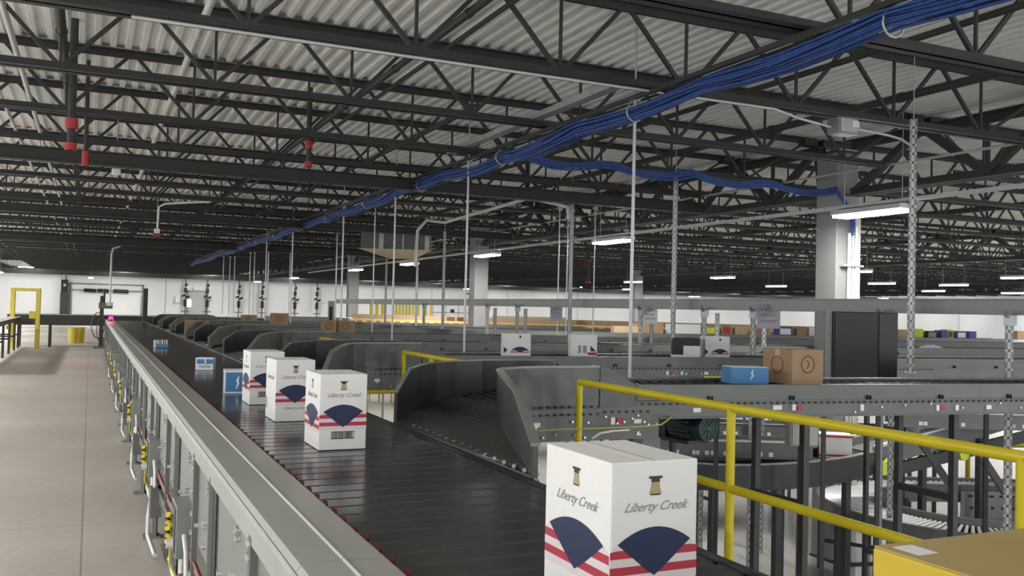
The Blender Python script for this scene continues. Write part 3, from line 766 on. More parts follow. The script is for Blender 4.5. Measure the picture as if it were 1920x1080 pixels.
for k in range(NL):
    t = make_lane([9.6, 14, 19, 21, 22, 18.0, 13.5][k], k); t['label'] = lane_lab[k]; t['group'] = 'takeaway lanes'
def lane_pt(k, px, o=LW/2):
    d = ray(px, 650); a = d.x/d.y   # X = a*Y ; Y = nearY(X)+o+3.4k
    Y = (5.03-SL*2.94+o+PITCH*k)/(1-SL*a); return Vector((a*Y, Y, 1.118))
LROT = math.atan(SL)

# ================================================================== HANDRAILS
RX = 2.70
def handrail(name, pts, zt, zm, posts, label, endcap=True, base=0.0, r=0.021):
    t = thing(name, (pts[0][0], pts[0][1], 0), 0, label, 'handrail', 'yellow handrails')
    ox, oy = pts[0][0], pts[0][1]
    part('top_rail', MB().tube([(x-ox, y-oy, zt) for x, y in pts], r, 12), YEL, t)
    part('mid_rail', MB().tube([(x-ox, y-oy, zm) for x, y in pts], r, 12), YEL, t)
    for x, y in posts:
        b = MB().cyl((x-ox, y-oy, base+0.008), (x-ox, y-oy, zt), r, 12); p = part('post', b, YEL, t)
        part('foot_flange', MB().cyl((x-ox, y-oy, base), (x-ox, y-oy, base+0.012), r*2.4, 14), YEL, p)
    return t
handrail('handrail', [(RX, 4.86), (RX, 0.3)], 1.17, 0.80, [(RX, 4.86), (RX, 3.42), (RX, 1.965), (RX, 0.5)], 'long yellow tube handrail in front of the nearest lane at right')
handrail('handrail', [(RX, 8.28), (RX, 6.35)], 1.17, 0.80, [(RX, 8.28), (RX, 7.5), (RX, 6.4)], 'short yellow handrail between the first and second spur')
b = thing('handrail', (2.35, 8.3, 0), 0, 'low yellow rail piece left of the short handrail', 'handrail', 'yellow handrails')
part('top_rail', MB().tube([(0, 0, 0.80), (0.35, 0, 0.80)], 0.02, 10), YEL, b); part('post', MB().cyl((0, 0, 0), (0, 0, 0.80), 0.02, 10), YEL, b)
for k in (2, 3, 4):
    handrail('handrail', [(RX, 4.9+PITCH*k), (RX, 2.95+PITCH*k)], 1.17, 0.80, [(RX, 4.86+PITCH*k), (RX, 3.0+PITCH*k)], 'yellow handrail between the spurs farther back, %s gap' % ordn[k])
# mezzanine edge curb
b = MB().box((MEZ_X-0.02, -6, -0.22), (MEZ_X+0.05, 34, 0.10)); one('edge_curb', b, GREYG, 'grey steel kerb along the platform edge below the handrail', 'kerb')

# ================================================================== CARTONS
def textobj(txt, size, m_, parent, loc, rot, shear=0.0, name='lettering'):
    c = bpy.data.curves.new(name, 'FONT'); c.body = txt; c.size = size; c.shear = shear; c.align_x = 'CENTER'; c.align_y = 'CENTER'; c.extrude = 0.0003
    tmp = bpy.data.objects.new('tmp', c); COL.objects.link(tmp); bpy.context.view_layer.update()
    dg = bpy.context.evaluated_depsgraph_get(); me = bpy.data.meshes.new_from_object(tmp.evaluated_get(dg)); bpy.data.objects.remove(tmp)
    me.materials.clear(); me.materials.append(m_)
    o = bpy.data.objects.new(name, me); COL.objects.link(o); o.parent = parent; o.location = loc; o.rotation_euler = rot
    return o
def flag_print(t, face, wd, h, z_top, D):
    """striped fan print. face: function (u, z, lift) -> xyz, u in [-wd/2, wd/2]"""
    ns = 6; sh = h/ (ns+0.0)
    red = MB(); pk = MB(); nv = MB()
    def poly(mb, pts, lift):
        n = len(pts); mb.add([face(u, z, lift) for u, z in pts], [tuple(range(n))])
    arc = lambda u: z_top-0.04*D*(2*u/wd)**2*2.2
    K = 14
    for i in range(ns):
        zt_ = z_top-0.018*D-i*sh; zb_ = zt_-sh
        mbb = red if i % 2 == 0 else pk
        for j in range(K):
            u0 = -wd/2+wd*j/K; u1 = u0+wd/K
            a0 = min(zt_, arc(u0)); a1 = min(zt_, arc(u1))
            if a0 <= zb_+1e-4 and a1 <= zb_+1e-4: continue
            poly(mbb, [(u0, min(zb_, a0)), (u1, min(zb_, a1)), (u1, a1), (u0, a0)], 0.0006)
    # navy fan: arc top, pointed bottom
    top = []
    for j in range(17):
        u = -wd*0.42+wd*0.84*j/16; top.append((u, z_top-0.06*D*(2*u/(wd*0.84))**2))
    zb = z_top-h*0.98
    left = [(-wd*0.10, z_top-h*0.82), (-wd*0.23, z_top-h*0.62)]
    fan = top + [(wd*0.23, z_top-h*0.62), (wd*0.10, z_top-h*0.84), (0, zb)] + [(-wd*0.10, z_top-h*0.84), (-wd*0.23, z_top-h*0.62)]
    cpt = (0, z_top-h*0.4)
    n = len(fan); nv.add([face(cpt[0], cpt[1], 0.0012)]+[face(u, z, 0.0012) for u, z in fan], [(0, i+1, (i+1) % n+1) for i in range(n)])
    part('striped_print', red, REDP, t); part('pale_stripes', pk, PINK, t); part('navy_fan_print', nv, NAVY, t)
def make_case(W=0.20, Dp=0.275, H=0.322, side_flag=True, side_barcode=False, front_text_low=False, barcode=True):
    t = thing('wine_carton', (0, 0, 0), 0, 'x', 'box')
    part('carton', MB().box((-W/2, -Dp/2, 0), (W/2, Dp/2, H)), WHITEC, t, 0.003)
    part('top_seam', MB().box((-0.0012, -Dp/2+0.004, H), (0.0012, Dp/2-0.004, H+0.0008)), DINK, t)
    part('packing_tape', MB().box((-0.024, -Dp/2+0.002, H+0.0002), (0.024, Dp/2-0.002, H+0.0006)), PAPER, t)
    front = lambda u, z, l: (u, -Dp/2-l, z)
    side = lambda u, z, l: (-W/2-l, -u, z)
    flag_print(t, front, W, 0.098, 0.192, 0.5)
    if side_flag: flag_print(t, side, Dp*0.98, 0.105, 0.185, 0.5)
    # emblem
    def emblem(face, s=1.0, tag_='emblem'):
        b = MB()
        def q(u0, u1, z0, z1, mb=b, l=0.0008): mb.add([face(u0, z0, l), face(u1, z0, l), face(u1, z1, l), face(u0, z1, l)], [(0, 1, 2, 3)])
        q(-0.016*s, 0.016*s, 0.287, 0.292); q(-0.010*s, 0.010*s, 0.280, 0.287); b3 = MB(); q(-0.012*s, 0.012*s, 0.254, 0.257, b3); part('emblem_base', b3, DINK, t)
        g = MB(); b2 = [( -0.009, 0.280), (0.009, 0.280), (0.011, 0.268), (0.015, 0.257), (-0.015, 0.257), (-0.011, 0.268)]
        g.add([face(u*s, z, 0.0007) for u, z in b2], [(0, 1, 2, 3, 4, 5)])
        part('bell_emblem', g, GOLD, t); part('emblem_bar', b, DINK, t)
    emblem(front)
    if side_flag: emblem(side)
    textobj('Liberty Creek', 0.026, INK, t, (0, -Dp/2-0.0009, 0.232), (math.pi/2, 0, 0), 0.6, 'script_name')
    textobj('Liberty Creek', 0.030, INK, t, (-W/2-0.0009, 0, 0.225), (math.pi/2, 0, -math.pi/2), 0.6, 'script_name')
    if barcode:
        b = MB(); b.box((-0.05, -Dp/2-0.001, 0.066), (0.05, -Dp/2, 0.096)); 
        part('barcode_frame', MB().box((-0.052, -Dp/2-0.0012, 0.046), (0.052, -Dp/2-0.0002, 0.049)).box((-0.052, -Dp/2-0.0012, 0.076), (0.052, -Dp/2-0.0002, 0.0785)), DINK, t)
        b = MB(); random.seed(11); x = -0.05
        while x < 0.05:
            wv = random.choice((0.001, 0.002, 0.003)); b.box((x, -Dp/2-0.0012, 0.049), (x+wv, -Dp/2-0.0002, 0.076)); x += wv+random.choice((0.0012, 0.002, 0.003))
        part('barcode', b, DINK, t)
    if front_text_low: textobj('Liberty Creek', 0.022, INK, t, (0, -Dp/2-0.0009, 0.07), (math.pi/2, 0, 0), 0.6, 'script_name')
    if side_barcode:
        b = MB()
        for k in range(7): b.box((-W/2-0.0012, Dp/2-0.05, 0.05+k*0.009), (-W/2-0.0002, Dp/2-0.012, 0.054+k*0.009))
        part('side_barcode', b, DINK, t)
    return t
BZ = BELT+0.003
case_a = make_case(W=0.205)
case_b = make_case(W=0.205, side_flag=False, side_barcode=True, front_text_low=True, barcode=False)
def place_box(px, py, z=BZ): return on_z(px, py, z)
# front-left bottom corner positions -> centre
def put(root, px, py, rz, label, group, W=0.205, Dp=0.275, first=False, z=BZ, scale=None):
    c = on_z(px, py, z); o = Matrix.Rotation(rz, 3, 'Z') @ Vector((W/2, Dp/2, 0)); loc = c+o
    if first: root.location = loc; root.rotation_euler = (0, 0, rz); root['label'] = label; root['group'] = group; return root
    return dup(root, loc, rz, label, group, scale)
G_ = 'white wine cartons on the sorter belt'
put(case_a, 597, 845, math.radians(0.5), 'third nearest white striped wine carton on the belt, whole front in view', G_, first=True)
put(case_b, 515, 791, math.radians(0.5), 'white striped carton on the belt with a small side barcode, behind the whole-front one', G_, first=True)
put(case_a, 467, 759, math.radians(0.5), 'farthest white striped wine carton on the belt, partly hidden', G_)
top = on_z(1143, 869, BZ+0.322)
o = Matrix.Rotation(math.radians(0.5), 3, 'Z') @ Vector((0.1075, 0.1375, 0))
big = dup(case_a, Vector((top.x, top.y, BZ))+o, math.radians(0.5), 'very large white striped wine carton nearest the camera', G_)
# yellow carton in the bottom right corner
t = thing('yellow_carton', (0, 0, 0), math.radians(-6), 'yellow carton with a brown top in the bottom right corner', 'box')
c = on_z(1636, 1026, 1.245); t.location = (c.x+0.19, c.y-0.22, BZ); t.rotation_euler.z = 0
part('carton', MB().box((-0.19, -0.22, 0), (0.17, 0.22, 0.262)), mat('golden_cardboard', (0.60, 0.42, 0.03), 0.6), t, 0.004)
part('top_flap', MB().box((-0.188, -0.218, 0.262), (0.168, -0.003, 0.265)).box((-0.188, 0.003, 0.262), (0.168, 0.218, 0.265)), mat('ochre_flap', (0.42, 0.30, 0.10), 0.6), t)
part('packing_tape', MB().box((-0.17, 0.15, 0.2652), (-0.13, 0.20, 0.2658)), PAPER, t)  # white patch painted for a whitish flare of light on the flap
# blue cartons
def make_blue(W, D, H, lower=True):
    t = thing('blue_carton', (0, 0, 0), 0, 'x', 'box')
    part('carton', MB().box((-W/2, -D/2, 0), (W/2, D/2, H)), WPRINT, t, 0.003)
    f = MB(); e = 0.012
    if lower: f.box((-W/2+e, -D/2-0.001, H*0.52), (W/2-0.002, -D/2, H-e))
    else: f.box((-W/2+e, -D/2-0.001, e), (W/2-e, -D/2, H-e))
    part('blue_panel', f, BLUEP, t)
    part('blue_side_panel', MB().box((-W/2-0.001, -D/2+e, H*0.3 if lower else e), (-W/2, D/2-e, H-e)), BLUEP, t)
    s = MB(); zc = H*0.72 if lower else H*0.5
    s.tube([(W*0.02, -D/2-0.001, zc-0.035*H/0.12), (W*0.10, -D/2-0.001, zc-0.01), (W*0.06, -D/2-0.001, zc+0.012), (W*0.12, -D/2-0.001, zc+0.03*H/0.12)], [0.004, 0.009, 0.009, 0.004], 6)
    part('white_squiggle', s, WPRINT, t)
    if lower: part('grey_label', MB().box((-W*0.3, -D/2-0.001, H*0.2), (W*0.35, -D/2, H*0.4)), mat('pale_grey_print', (0.45, 0.45, 0.45), 0.7), t)
    part('top_seam', MB().box((-W/2+0.003, -0.001, H), (W/2-0.003, 0.001, H+0.0006)), INK, t)
    return t
ba = make_blue(0.155, 0.13, 0.112)
put(ba, 366, 694, math.radians(-16), 'small white and blue carton on the belt left of the white cartons', 'blue and white cartons on the belt', 0.155, 0.13, True)
bb = make_blue(0.16, 0.2, 0.155, False)
put(bb, 419, 738, math.radians(-6), 'blue fronted carton on the belt, partly behind the farthest white carton', 'blue and white cartons on the belt', 0.16, 0.2, True)
bc = thing('blue_pack', (0, 0, 0), math.radians(-15), 'small blue wrapped pack far along the sorter belt', 'box'); bc.location = on_z(303, 652, BZ)
part('pack', MB().box((-0.09, -0.06, 0), (0.09, 0.06, 0.05)), BLUEP, bc, 0.004)
for i in range(6): part('bottle_cap', MB().cyl((-0.07+i*0.028, -0.03, 0.05), (-0.07+i*0.028, -0.03, 0.105), 0.011, 8), WPRINT if i % 2 else TANC, bc)
part('white_label', MB().box((-0.091, -0.062, 0), (-0.06, -0.058, 0.10)), WPRINT, bc)
# simple cartons
def carton(W, D, H, m_, name='cardboard_carton', ring=False, side=None, tape=True):
    t = thing(name, (0, 0, 0), 0, 'x', 'box')
    part('carton', MB().box((-W/2, -D/2, 0), (W/2, D/2, H)), m_, t, 0.003)
    if tape: part('packing_tape', MB().box((-W/2, -0.025, H+0.0003), (W/2, 0.025, H+0.001)).box((-W/2-0.001, -0.025, H*0.75), (-W/2, 0.025, H)), TANC, t)
    if ring:
        rm = MB(); R = min(W, H)*0.24
        rm.tube([(R*math.cos(a), -D/2-0.0008, H*0.58+R*math.sin(a)) for a in [2*math.pi*k/20 for k in range(21)]], 0.004, 4)
        rm.tube([(-R*0.2, -D/2-0.0008, H*0.58-R*0.5), (R*0.25, -D/2-0.0008, H*0.58), (-R*0.1, -D/2-0.0008, H*0.58+R*0.5)], 0.004, 4)
        part('round_logo', rm, mat('brown_ink', (0.16, 0.07, 0.03), 0.8), t)
        r2 = MB(); R = min(D, H)*0.24
        r2.tube([(-W/2-0.0008, R*math.cos(a), H*0.55+R*math.sin(a)) for a in [2*math.pi*k/20 for k in range(21)]], 0.004, 4)
        part('round_side_logo', r2, mat('brown_ink', (0.16, 0.07, 0.03), 0.8), t)
    if side: part('printed_panel', MB().box((-W*0.4, -D/2-0.001, H*0.15), (W*0.4, -D/2, H*0.8)), side, t)
    return t
p = lane_pt(0, 1487, 0.33); t = carton(0.29, 0.30, 0.245, BROWNC, ring=True); t.location = p; t.rotation_euler.z = math.radians(1)
tag(t, 'brown cardboard carton with round logos on the nearest lane', 'box')
p = lane_pt(0, 1397, 0.33); t = thing('blue_carton', p, math.radians(-14), 'flat blue carton beside the brown one on the nearest lane', 'box')
part('carton', MB().box((-0.14, -0.09, 0), (0.14, 0.09, 0.115)), BLUEP, t, 0.004); part('top_sheet', MB().box((-0.139, -0.089, 0.115), (0.139, 0.089, 0.118)), WPRINT, t)
sq = MB().tube([(0.0, -0.091, 0.03), (0.02, -0.091, 0.06), (0.01, -0.091, 0.075), (0.022, -0.091, 0.10)], [0.003, 0.007, 0.007, 0.003], 6); part('white_squiggle', sq, WPRINT, t)
# striped cartons lying on lane two
def lying(px, k, label, rz, flip=False):
    t = thing('wine_carton', lane_pt(k, px), rz, label, 'box', 'striped cartons on the second lane')
    W, D, H = 0.28, 0.2, 0.235
    part('carton', MB().box((-W/2, -D/2, 0), (W/2, D/2, H)), WHITEC, t, 0.003)
    if flip:
        part('barcode', MB().box((-0.06, -D/2-0.001, 0.04), (-0.03, -D/2, 0.12)).box((-0.01, -D/2-0.001, 0.04), (0.03, -D/2, 0.12)), INK, t)
        part('striped_print', MB().box((0.04, -D/2-0.001, 0.02), (0.14, -D/2, 0.05)), REDP, t)
        part('navy_fan_print', MB().plate((0.07, -D/2-0.001, 0.06), (1, 0, 0), (0, 0, 1), [(0, 0), (0.06, 0), (0, 0.06)], 0.001), NAVY, t)
    else:
        flag_print(t, lambda u, z, l: (u+0.03, -D/2-l, z), 0.20, 0.06, 0.10, 0.5)
        part('navy_corner_print', MB().plate((-W/2, -D/2-0.0012, 0.03), (1, 0, 0), (0, 0, 1), [(0, 0), (0.04, 0.035), (0, 0.07)], 0.001), NAVY, t)
        part('emblem_bar', MB().box((0.02, -D/2-0.001, 0.19), (0.04, -D/2, 0.215)), DINK, t)
    part('top_seam', MB().box((-W/2+0.003, -0.001, H), (W/2-0.003, 0.001, H+0.0006)), INK, t)
    return t
lying(967, 1, 'striped white carton on the second lane, left one with the fan print facing front', math.radians(-16))
lying(1092, 1, 'striped white carton on the second lane with two grey barcodes', math.radians(-20), True)
lying(1340, 1, 'striped white carton on the second lane behind the slotted post', math.radians(-20))
t = thing('dark_carton', lane_pt(1, 1285), math.radians(-30), 'black carton with a white lower front on the second lane', 'box')
part('carton', MB().box((-0.15, -0.1, 0), (0.15, 0.1, 0.21)), BLACK, t, 0.003); part('white_panel', MB().box((-0.03, -0.102, 0.0), (0.15, -0.1, 0.13)), WPRINT, t); part('white_base', MB().box((-0.1505, -0.1005, 0), (0.1505, 0.1005, 0.03)), WPRINT, t)
# rows of cartons farther back
rowdef = [(4, 1172, 0.62, 0.14, 'flat_tan', TANC, None, 'open tan tray carton on the fifth lane left of the slim column'),
          (4, 1210, 0.75, 0.21, 'c', BROWNC, None, 'long brown carton on the fifth lane in front of the slim column'),
          (4, 1280, 0.75, 0.20, 'c', PAPER, None, 'long pale carton on the fifth lane behind the slotted post'),
          (4, 1327, 0.30, 0.18, 'c', BROWNC, LIME, 'brown carton with a green patch on the fifth lane'),
          (4, 1357, 0.22, 0.20, 'c', BROWNC, REDP, 'small brown carton with a red patch on the fifth lane'),
          (4, 1385, 0.30, 0.18, 'c', TANC, None, 'pale tan carton on the fifth lane left of the white notice'),
          (4, 1424, 0.42, 0.20, 'c', TANC, BROWNC, 'tan carton below the white notice on the fifth lane'),
          (4, 1467, 0.34, 0.19, 'c', PRUP, WPRINT, 'blue and white carton on the fifth lane'),
          (4, 1497, 0.24, 0.20, 'c', BROWNC, None, 'brown carton on the fifth lane near the big column'),
          (4, 1522, 0.30, 0.19, 'c', PAPER, None, 'white carton on the fifth lane touching the big column in view'),
          (4, 1688, 0.26, 0.18, 'c', TANC, None, 'tan carton on the fifth lane just right of the black cabinet'),
          (4, 1716, 0.25, 0.20, 'c', LIME, None, 'pale yellow carton right of the tall slotted post'),
          (4, 1741, 0.25, 0.16, 'c', BLACK, INK, 'black carton beside the pale yellow carton'),
          (4, 1763, 0.16, 0.18, 'c', PRUP, None, 'small purple carton beside the black carton'),
          (4, 1775, 0.16, 0.2, 'c', LIME, BLACK, 'lime carton with a black circle patch at right'),
          (4, 1796, 0.26, 0.17, 'c', PRUP, WPRINT, 'purple carton with a white patch at right'),
          (4, 1817, 0.2, 0.17, 'c', PRUP, None, 'plain purple carton, last of the purple ones'),
          (4, 1907, 0.22, 0.2, 'c', BROWNC, None, 'brown carton at the right edge of the photo'),
          (5, 468, 0.5, 0.10, 'c', BROWNC, None, 'low brown carton on the sixth lane left of the grey enclosure')]
for k, px, W, H, nm, m_, sd, lab in rowdef:
    if px < 500: continue
    t = carton(W, 0.3, H*1.15, m_, side=sd); t.location = lane_pt(k, px); t.rotation_euler.z = LROT-0.15; tag(t, lab, 'box', 'cartons on the fifth lane')
# flat blue bag on third lane
t = thing('poly_mailer', lane_pt(2, 1746)+Vector((0, 0, 0)), LROT, 'pale blue soft mailer bag lying on the third lane at right', 'bag')
me = MB(); K = 8
for i in range(K):
    for j in range(K): pass
gr = [[(-0.17+0.34*i/K, -0.12+0.24*j/K, 0.004+0.055*math.sin(math.pi*i/K)**0.5*math.sin(math.pi*j/K)**0.5+0.008*random.random()) for j in range(K+1)] for i in range(K+1)]
vs = [v for r_ in gr for v in r_]; me.add(vs, [(i*(K+1)+j, (i+1)*(K+1)+j, (i+1)*(K+1)+j+1, i*(K+1)+j+1) for i in range(K) for j in range(K)], True)
me.box((-0.17, -0.12, 0), (0.17, 0.12, 0.006)); part('bag', me, mat('pale_blue_film', (0.45, 0.52, 0.72), 0.3), t)
# brown cartons far on sorter lanes (left centre)
fars = [(465, 5, 0.34, 0.2, 'small dark brown carton in the distance above the far spurs'),
        (522, 4, 0.34, 0.29, 'brown carton with a round dark logo in front of the grey enclosure'), (616, 3, 0.26, 0.22, 'brown carton with a round logo, left of the pair in front of the enclosure'),
        (648, 3, 0.29, 0.22, 'brown carton with a yellow strip, right of its twin')]
for px, k, W, H, lab in fars:
    t = carton(W, 0.28, H, BROWNC, ring=True); t.location = lane_pt(k, px); t.rotation_euler.z = math.radians(-16); tag(t, lab, 'box', 'distant brown cartons')
t = carton(0.42, 0.3, 0.26, BROWNC, ring=True); t.location = (1.80, 17.75, 0.998); t.rotation_euler.z = math.radians(-8); tag(t, 'wide brown carton turning onto a far spur, leftmost of the distant ones', 'box', 'distant brown cartons')

# ================================================================== HALL EQUIPMENT BEHIND THE SORTER
# grey enclosure
p = at_depth(580, 600, 29.5); t = thing('machine_enclosure', (p.x, p.y, LOWZ), math.radians(-24), 'long plain grey machine enclosure behind the far cartons', 'enclosure')
part('body', MB().box((-1.35, -0.4, 0), (1.35, 0.4, 3.20)), GREYG, t, 0.02); part('seam', MB().box((-0.2, -0.405, 0.1), (-0.19, -0.4, 3.1)), GREYD, t)
p = at_depth(621, 590, 27.8); t = thing('end_frame', (p.x, p.y, LOWZ), math.radians(-24), 'dark narrow frame at the left end of the long beam', 'frame')
part('post', MB().box((-0.09, -0.06, 0), (0.09, 0.06, 3.72)), GREYG, t); part('dark_slot', MB().box((-0.05, -0.065, 2.9), (0.05, -0.058, 3.55)), BLACK, t)
# amber lane with yellow gates
A = at_depth(650, 613, 33.0); Bq = at_depth(1560, 640, 27.0)
dirv = (Bq-A); dirv.z = 0; Ln = dirv.length; ang = math.atan2(dirv.y, dirv.x)
t = thing('amber_lane', (A.x, A.y, 0), ang, 'far conveyor lane with a bright amber and yellow side guard', 'conveyor')
part('bed', MB().box((0, -0.35, 0.70), (Ln, 0.35, 0.86)), GREYD, t); part('amber_guard', MB().box((0, -0.40, 0.86), (Ln, -0.36, 1.15)), AMBER, t)
part('yellow_strip', MB().box((0, -0.42, 0.80), (Ln, -0.401, 0.88)), YELB, t)
part('top_strip', MB().box((0, 0.3, 1.0), (Ln, 0.34, 1.3)), TANC, t)
b = MB()
for k in range(44): b.box((0.3+k*Ln/44, -0.41, 0.95), (0.5+k*Ln/44, -0.402, 1.09))
part('printed_marks', b, BROWNC, t)
for k in range(8): part('leg', MB().box((0.3+k*Ln/8, -0.3, LOWZ), (0.38+k*Ln/8, -0.22, 0.7)), WCOND, t)
def gate(px, D, wd, n, lab, h0=1.05, h1=1.72):
    p = at_depth(px, 600, D); t = thing('yellow_gate', (p.x, p.y, 0), -yaw, lab, 'gate', 'yellow gates')
    for i in range(n):
        x = -wd/2+wd*i/max(1, n-1); part('bar', MB().box((x-wd/n*0.42, -0.03, h0-0.2), (x+wd/n*0.42, 0.03, h1)), YELB, t)
    part('base_rail', MB().box((-wd/2, -0.05, LOWZ), (-wd/2+0.06, 0.0, h0)).box((wd/2-0.06, -0.05, LOWZ), (wd/2, 0.0, h0)).box((-wd/2-0.03, -0.04, h0-0.2), (wd/2+0.03, 0.04, h0-0.1)), YELB, t)
gate(706, 34.5, 0.42, 3, 'leftmost yellow slatted gate over the amber lane'); gate(752, 34.5, 0.62, 6, 'widest yellow slatted gate with six bars'); gate(779, 34, 0.2, 2, 'narrow solid yellow gate right of the wide one'); gate(803, 34, 0.18, 2, 'thin yellow ladder-like gate left of the middle column')
p = at_depth(1053, 612, 31); t = thing('yellow_crate', (p.x, p.y, 1.05), -yaw, 'small yellow crate on the amber lane near the slotted post', 'crate'); part('body', MB().box((-0.15, -0.15, 0), (0.15, 0.15, 0.24)), YELB, t, 0.01)
p = at_depth(1000, 612, 33); t = thing('long_pale_crate', (p.x, p.y, 0.6), -yaw, 'long pale wooden looking panel behind the amber lane', 'panel'); part('body', MB().box((-1.5, -0.1, 0), (1.2, 0.1, 0.75)), TANP, t)
part('leg', MB().box((-1.4, -0.05, LOWZ-0.6), (-1.3, 0.05, 0)).box((1.0, -0.05, LOWZ-0.6), (1.1, 0.05, 0)), GREYD, t)
p = at_depth(900, 600, 33.5); t = thing('dark_shelf', (p.x, p.y, LOWZ), -yaw, 'brownish open crate right of the middle column', 'crate'); part('body', MB().box((-0.35, -0.1, 0), (0.3, 0.1, 3.45)), mat('drab_brown', (0.2, 0.17, 0.14), 0.8), t)
for i, (px, lab) in enumerate(((843, 'left small carton on the amber lane before the column'), (862, 'right small carton on the amber lane before the column'), (1085, 'small tan carton on the amber lane'))):
    d = ray(px, 612); q_ = (A.x*d.y-A.y*d.x)/(dirv.y*d.x-dirv.x*d.y); p = A+dirv*q_; c_ = carton(0.3, 0.25, 0.42, BROWNC); c_.location = (p.x, p.y, 0.865); tag(c_, lab, 'box', 'cartons on the amber lane')
# rack of dark workstations on the wall side
p = at_depth(835, 585, 36); t = thing('wire_rack', (p.x, p.y, LOWZ), -yaw, 'thin grey wire rack with small dark items beside the middle column', 'rack')
for x in (-0.5, 0.0, 0.5, 0.9): part('upright', MB().box((x, -0.02, 0), (x+0.03, 0.02, 3.9)), GALV, t)
for z in (3.1, 3.4, 3.7): part('shelf', MB().box((-0.5, -0.15, z), (0.93, 0.15, z+0.02)), GREYD, t)
for x, z in ((-0.3, 3.12), (0.2, 3.42), (0.6, 3.12), (0.7, 3.72)): part('clip', MB().box((x, -0.1, z), (x+0.15, 0.1, z+0.12)), BLACK, t)
# notices
def notice(px, py, D, wd, h, lab, m_=PAPER, lines=3, txt=None):
    d = ray(px, py); p = Vector((0, 0, CAMZ))+d*((BX+0.02)/d.x); t = thing('notice_sheet', tuple(p), -yaw, lab, 'sign', 'paper notices')
    part('sheet', MB().box((-wd/2, -0.006, -h/2), (wd/2, 0, h/2)), m_, t)
    b = MB()
    for i in range(lines):
        z = h*0.28-i*h*0.24; wv = wd*(0.36-0.06*(i % 2)); x = -wv
        while x < wv: b.box((x, -0.0075, z-h*0.05), (x+wd*0.05, -0.006, z+h*0.05)); x += wd*0.075
    part('printed_lines', b, INK, t)
    part('hanger', MB().box((-0.01, -0.004, h/2), (0.01, 0.0, 1.655-p.z)), GALV, t)
notice(1441, 593, 13.8, 0.29, 0.30, 'white printed notice sheet hung under the long beam', mat('lilac_paper', (0.42, 0.41, 0.48), 0.7))
notice(1219, 591, 16.8, 0.22, 0.25, 'small grey printed notice on a post under the beam', mat('grey_paper', (0.5, 0.5, 0.5), 0.7))
notice(1043, 588, 18, 0.22, 0.26, 'pale notice sheet left of the slotted post', mat('lilac_paper', (0.42, 0.41, 0.48), 0.7))
# black cabinet
p = at_depth(1607, 722, 9.1); t = thing('black_cabinet', (p.x, p.y, 0), -yaw-math.radians(4), 'tall black equipment cabinet in front of the big column', 'cabinet')
part('body', MB().box((-0.30, -0.2, 0.93), (0.32, 0.25, 1.655)), BLACK, t, 0.006)
part('front_panel', MB().box((-0.28, -0.212, 0.95), (0.12, -0.201, 1.64)), mat('satin_black', (0.007, 0.007, 0.009), 0.35), t)
part('vent_panel', MB().box((0.14, -0.212, 0.95), (0.31, -0.201, 1.64)), mat('gloss_black', (0.005, 0.005, 0.006), 0.2), t)
part('grey_side_plate', MB().box((-0.36, -0.18, 0.93), (-0.302, 0.25, 1.66)), COLM, t)
for x in (-0.28, 0.26):
    for y in (0.2,): part('leg', MB().box((x, y, LOWZ), (x+0.04, y+0.04, 0.93)), GREYD, t)
# hanging air unit
p = at_depth(742, 470, 25); t = thing('air_unit', (p.x, p.y, 3.05), -yaw+math.radians(4), 'large grey hanging air unit with a tan underside near the roof', 'air unit')
part('casing', MB().box((-0.9, -0.5, 0.08), (0.95, 0.5, 0.62)), mat('grey_mesh', (0.16, 0.16, 0.155), 0.6), t)
for x in (-0.42, 0.2, 0.8): part('corner_plate', MB().box((x, -0.51, 0.08), (x+(0.12 if x != 0.2 else 0.04), -0.5, 0.60)), GALV, t)
part('tan_underside', MB().add([(-1.0, -0.6, 0.08), (1.0, -0.6, 0.08), (0.5, 0.5, -0.12), (-0.2, 0.5, -0.12), (-0.2, -0.5, 0.0), (0.5, -0.5, -0.08)], [(0, 1, 5, 4), (0, 4, 3), (1, 2, 5), (4, 5, 2, 3), (0, 3, 2, 1)]), TANP, t)
b = MB()
for z in range(9): b.box((-0.88, -0.505, 0.12+z*0.055), (0.78, -0.5, 0.135+z*0.055))
part('louvre', b, GREYP, t)
part('hanger', MB().cyl((-0.8, 0, 0.6), (-0.8, 0, 0.75), 0.015, 6).cyl((0.8, 0, 0.6), (0.8, 0, 0.75), 0.015, 6), GALV, t)
# fan
p = at_depth(893, 553, 34); t = thing('wall_fan', tuple(p), -yaw, 'round dark cage fan beside the middle column', 'fan')
cg = MB()
for R in (0.1, 0.17, 0.25): cg.tube([(R*0.6*math.cos(a), -0.05, R*math.sin(a)) for a in [2*math.pi*k/20 for k in range(21)]], 0.012, 5)
for k in range(10): a = math.pi*k/5; cg.bar((0, -0.05, 0), (0.15*math.cos(a), -0.05, 0.25*math.sin(a)), 0.012, 0.012)
part('cage', cg, BLACK, t); bl = MB()
for k in range(4): a = math.pi*k/2; bl.plate((0, 0, 0), (0.13*math.cos(a), 0, 0.21*math.sin(a)), (-0.05*math.sin(a), 0.02, 0.08*math.cos(a)), [(0.1, 0), (1, -0.4), (1, 0.6), (0.1, 0.3)], 0.01)
part('blades', bl, GREYP, t); part('bracket', MB().bar((0, 0.05, 0), (-0.45, 0.25, 0.05), 0.05, 0.05), GREYD, t)

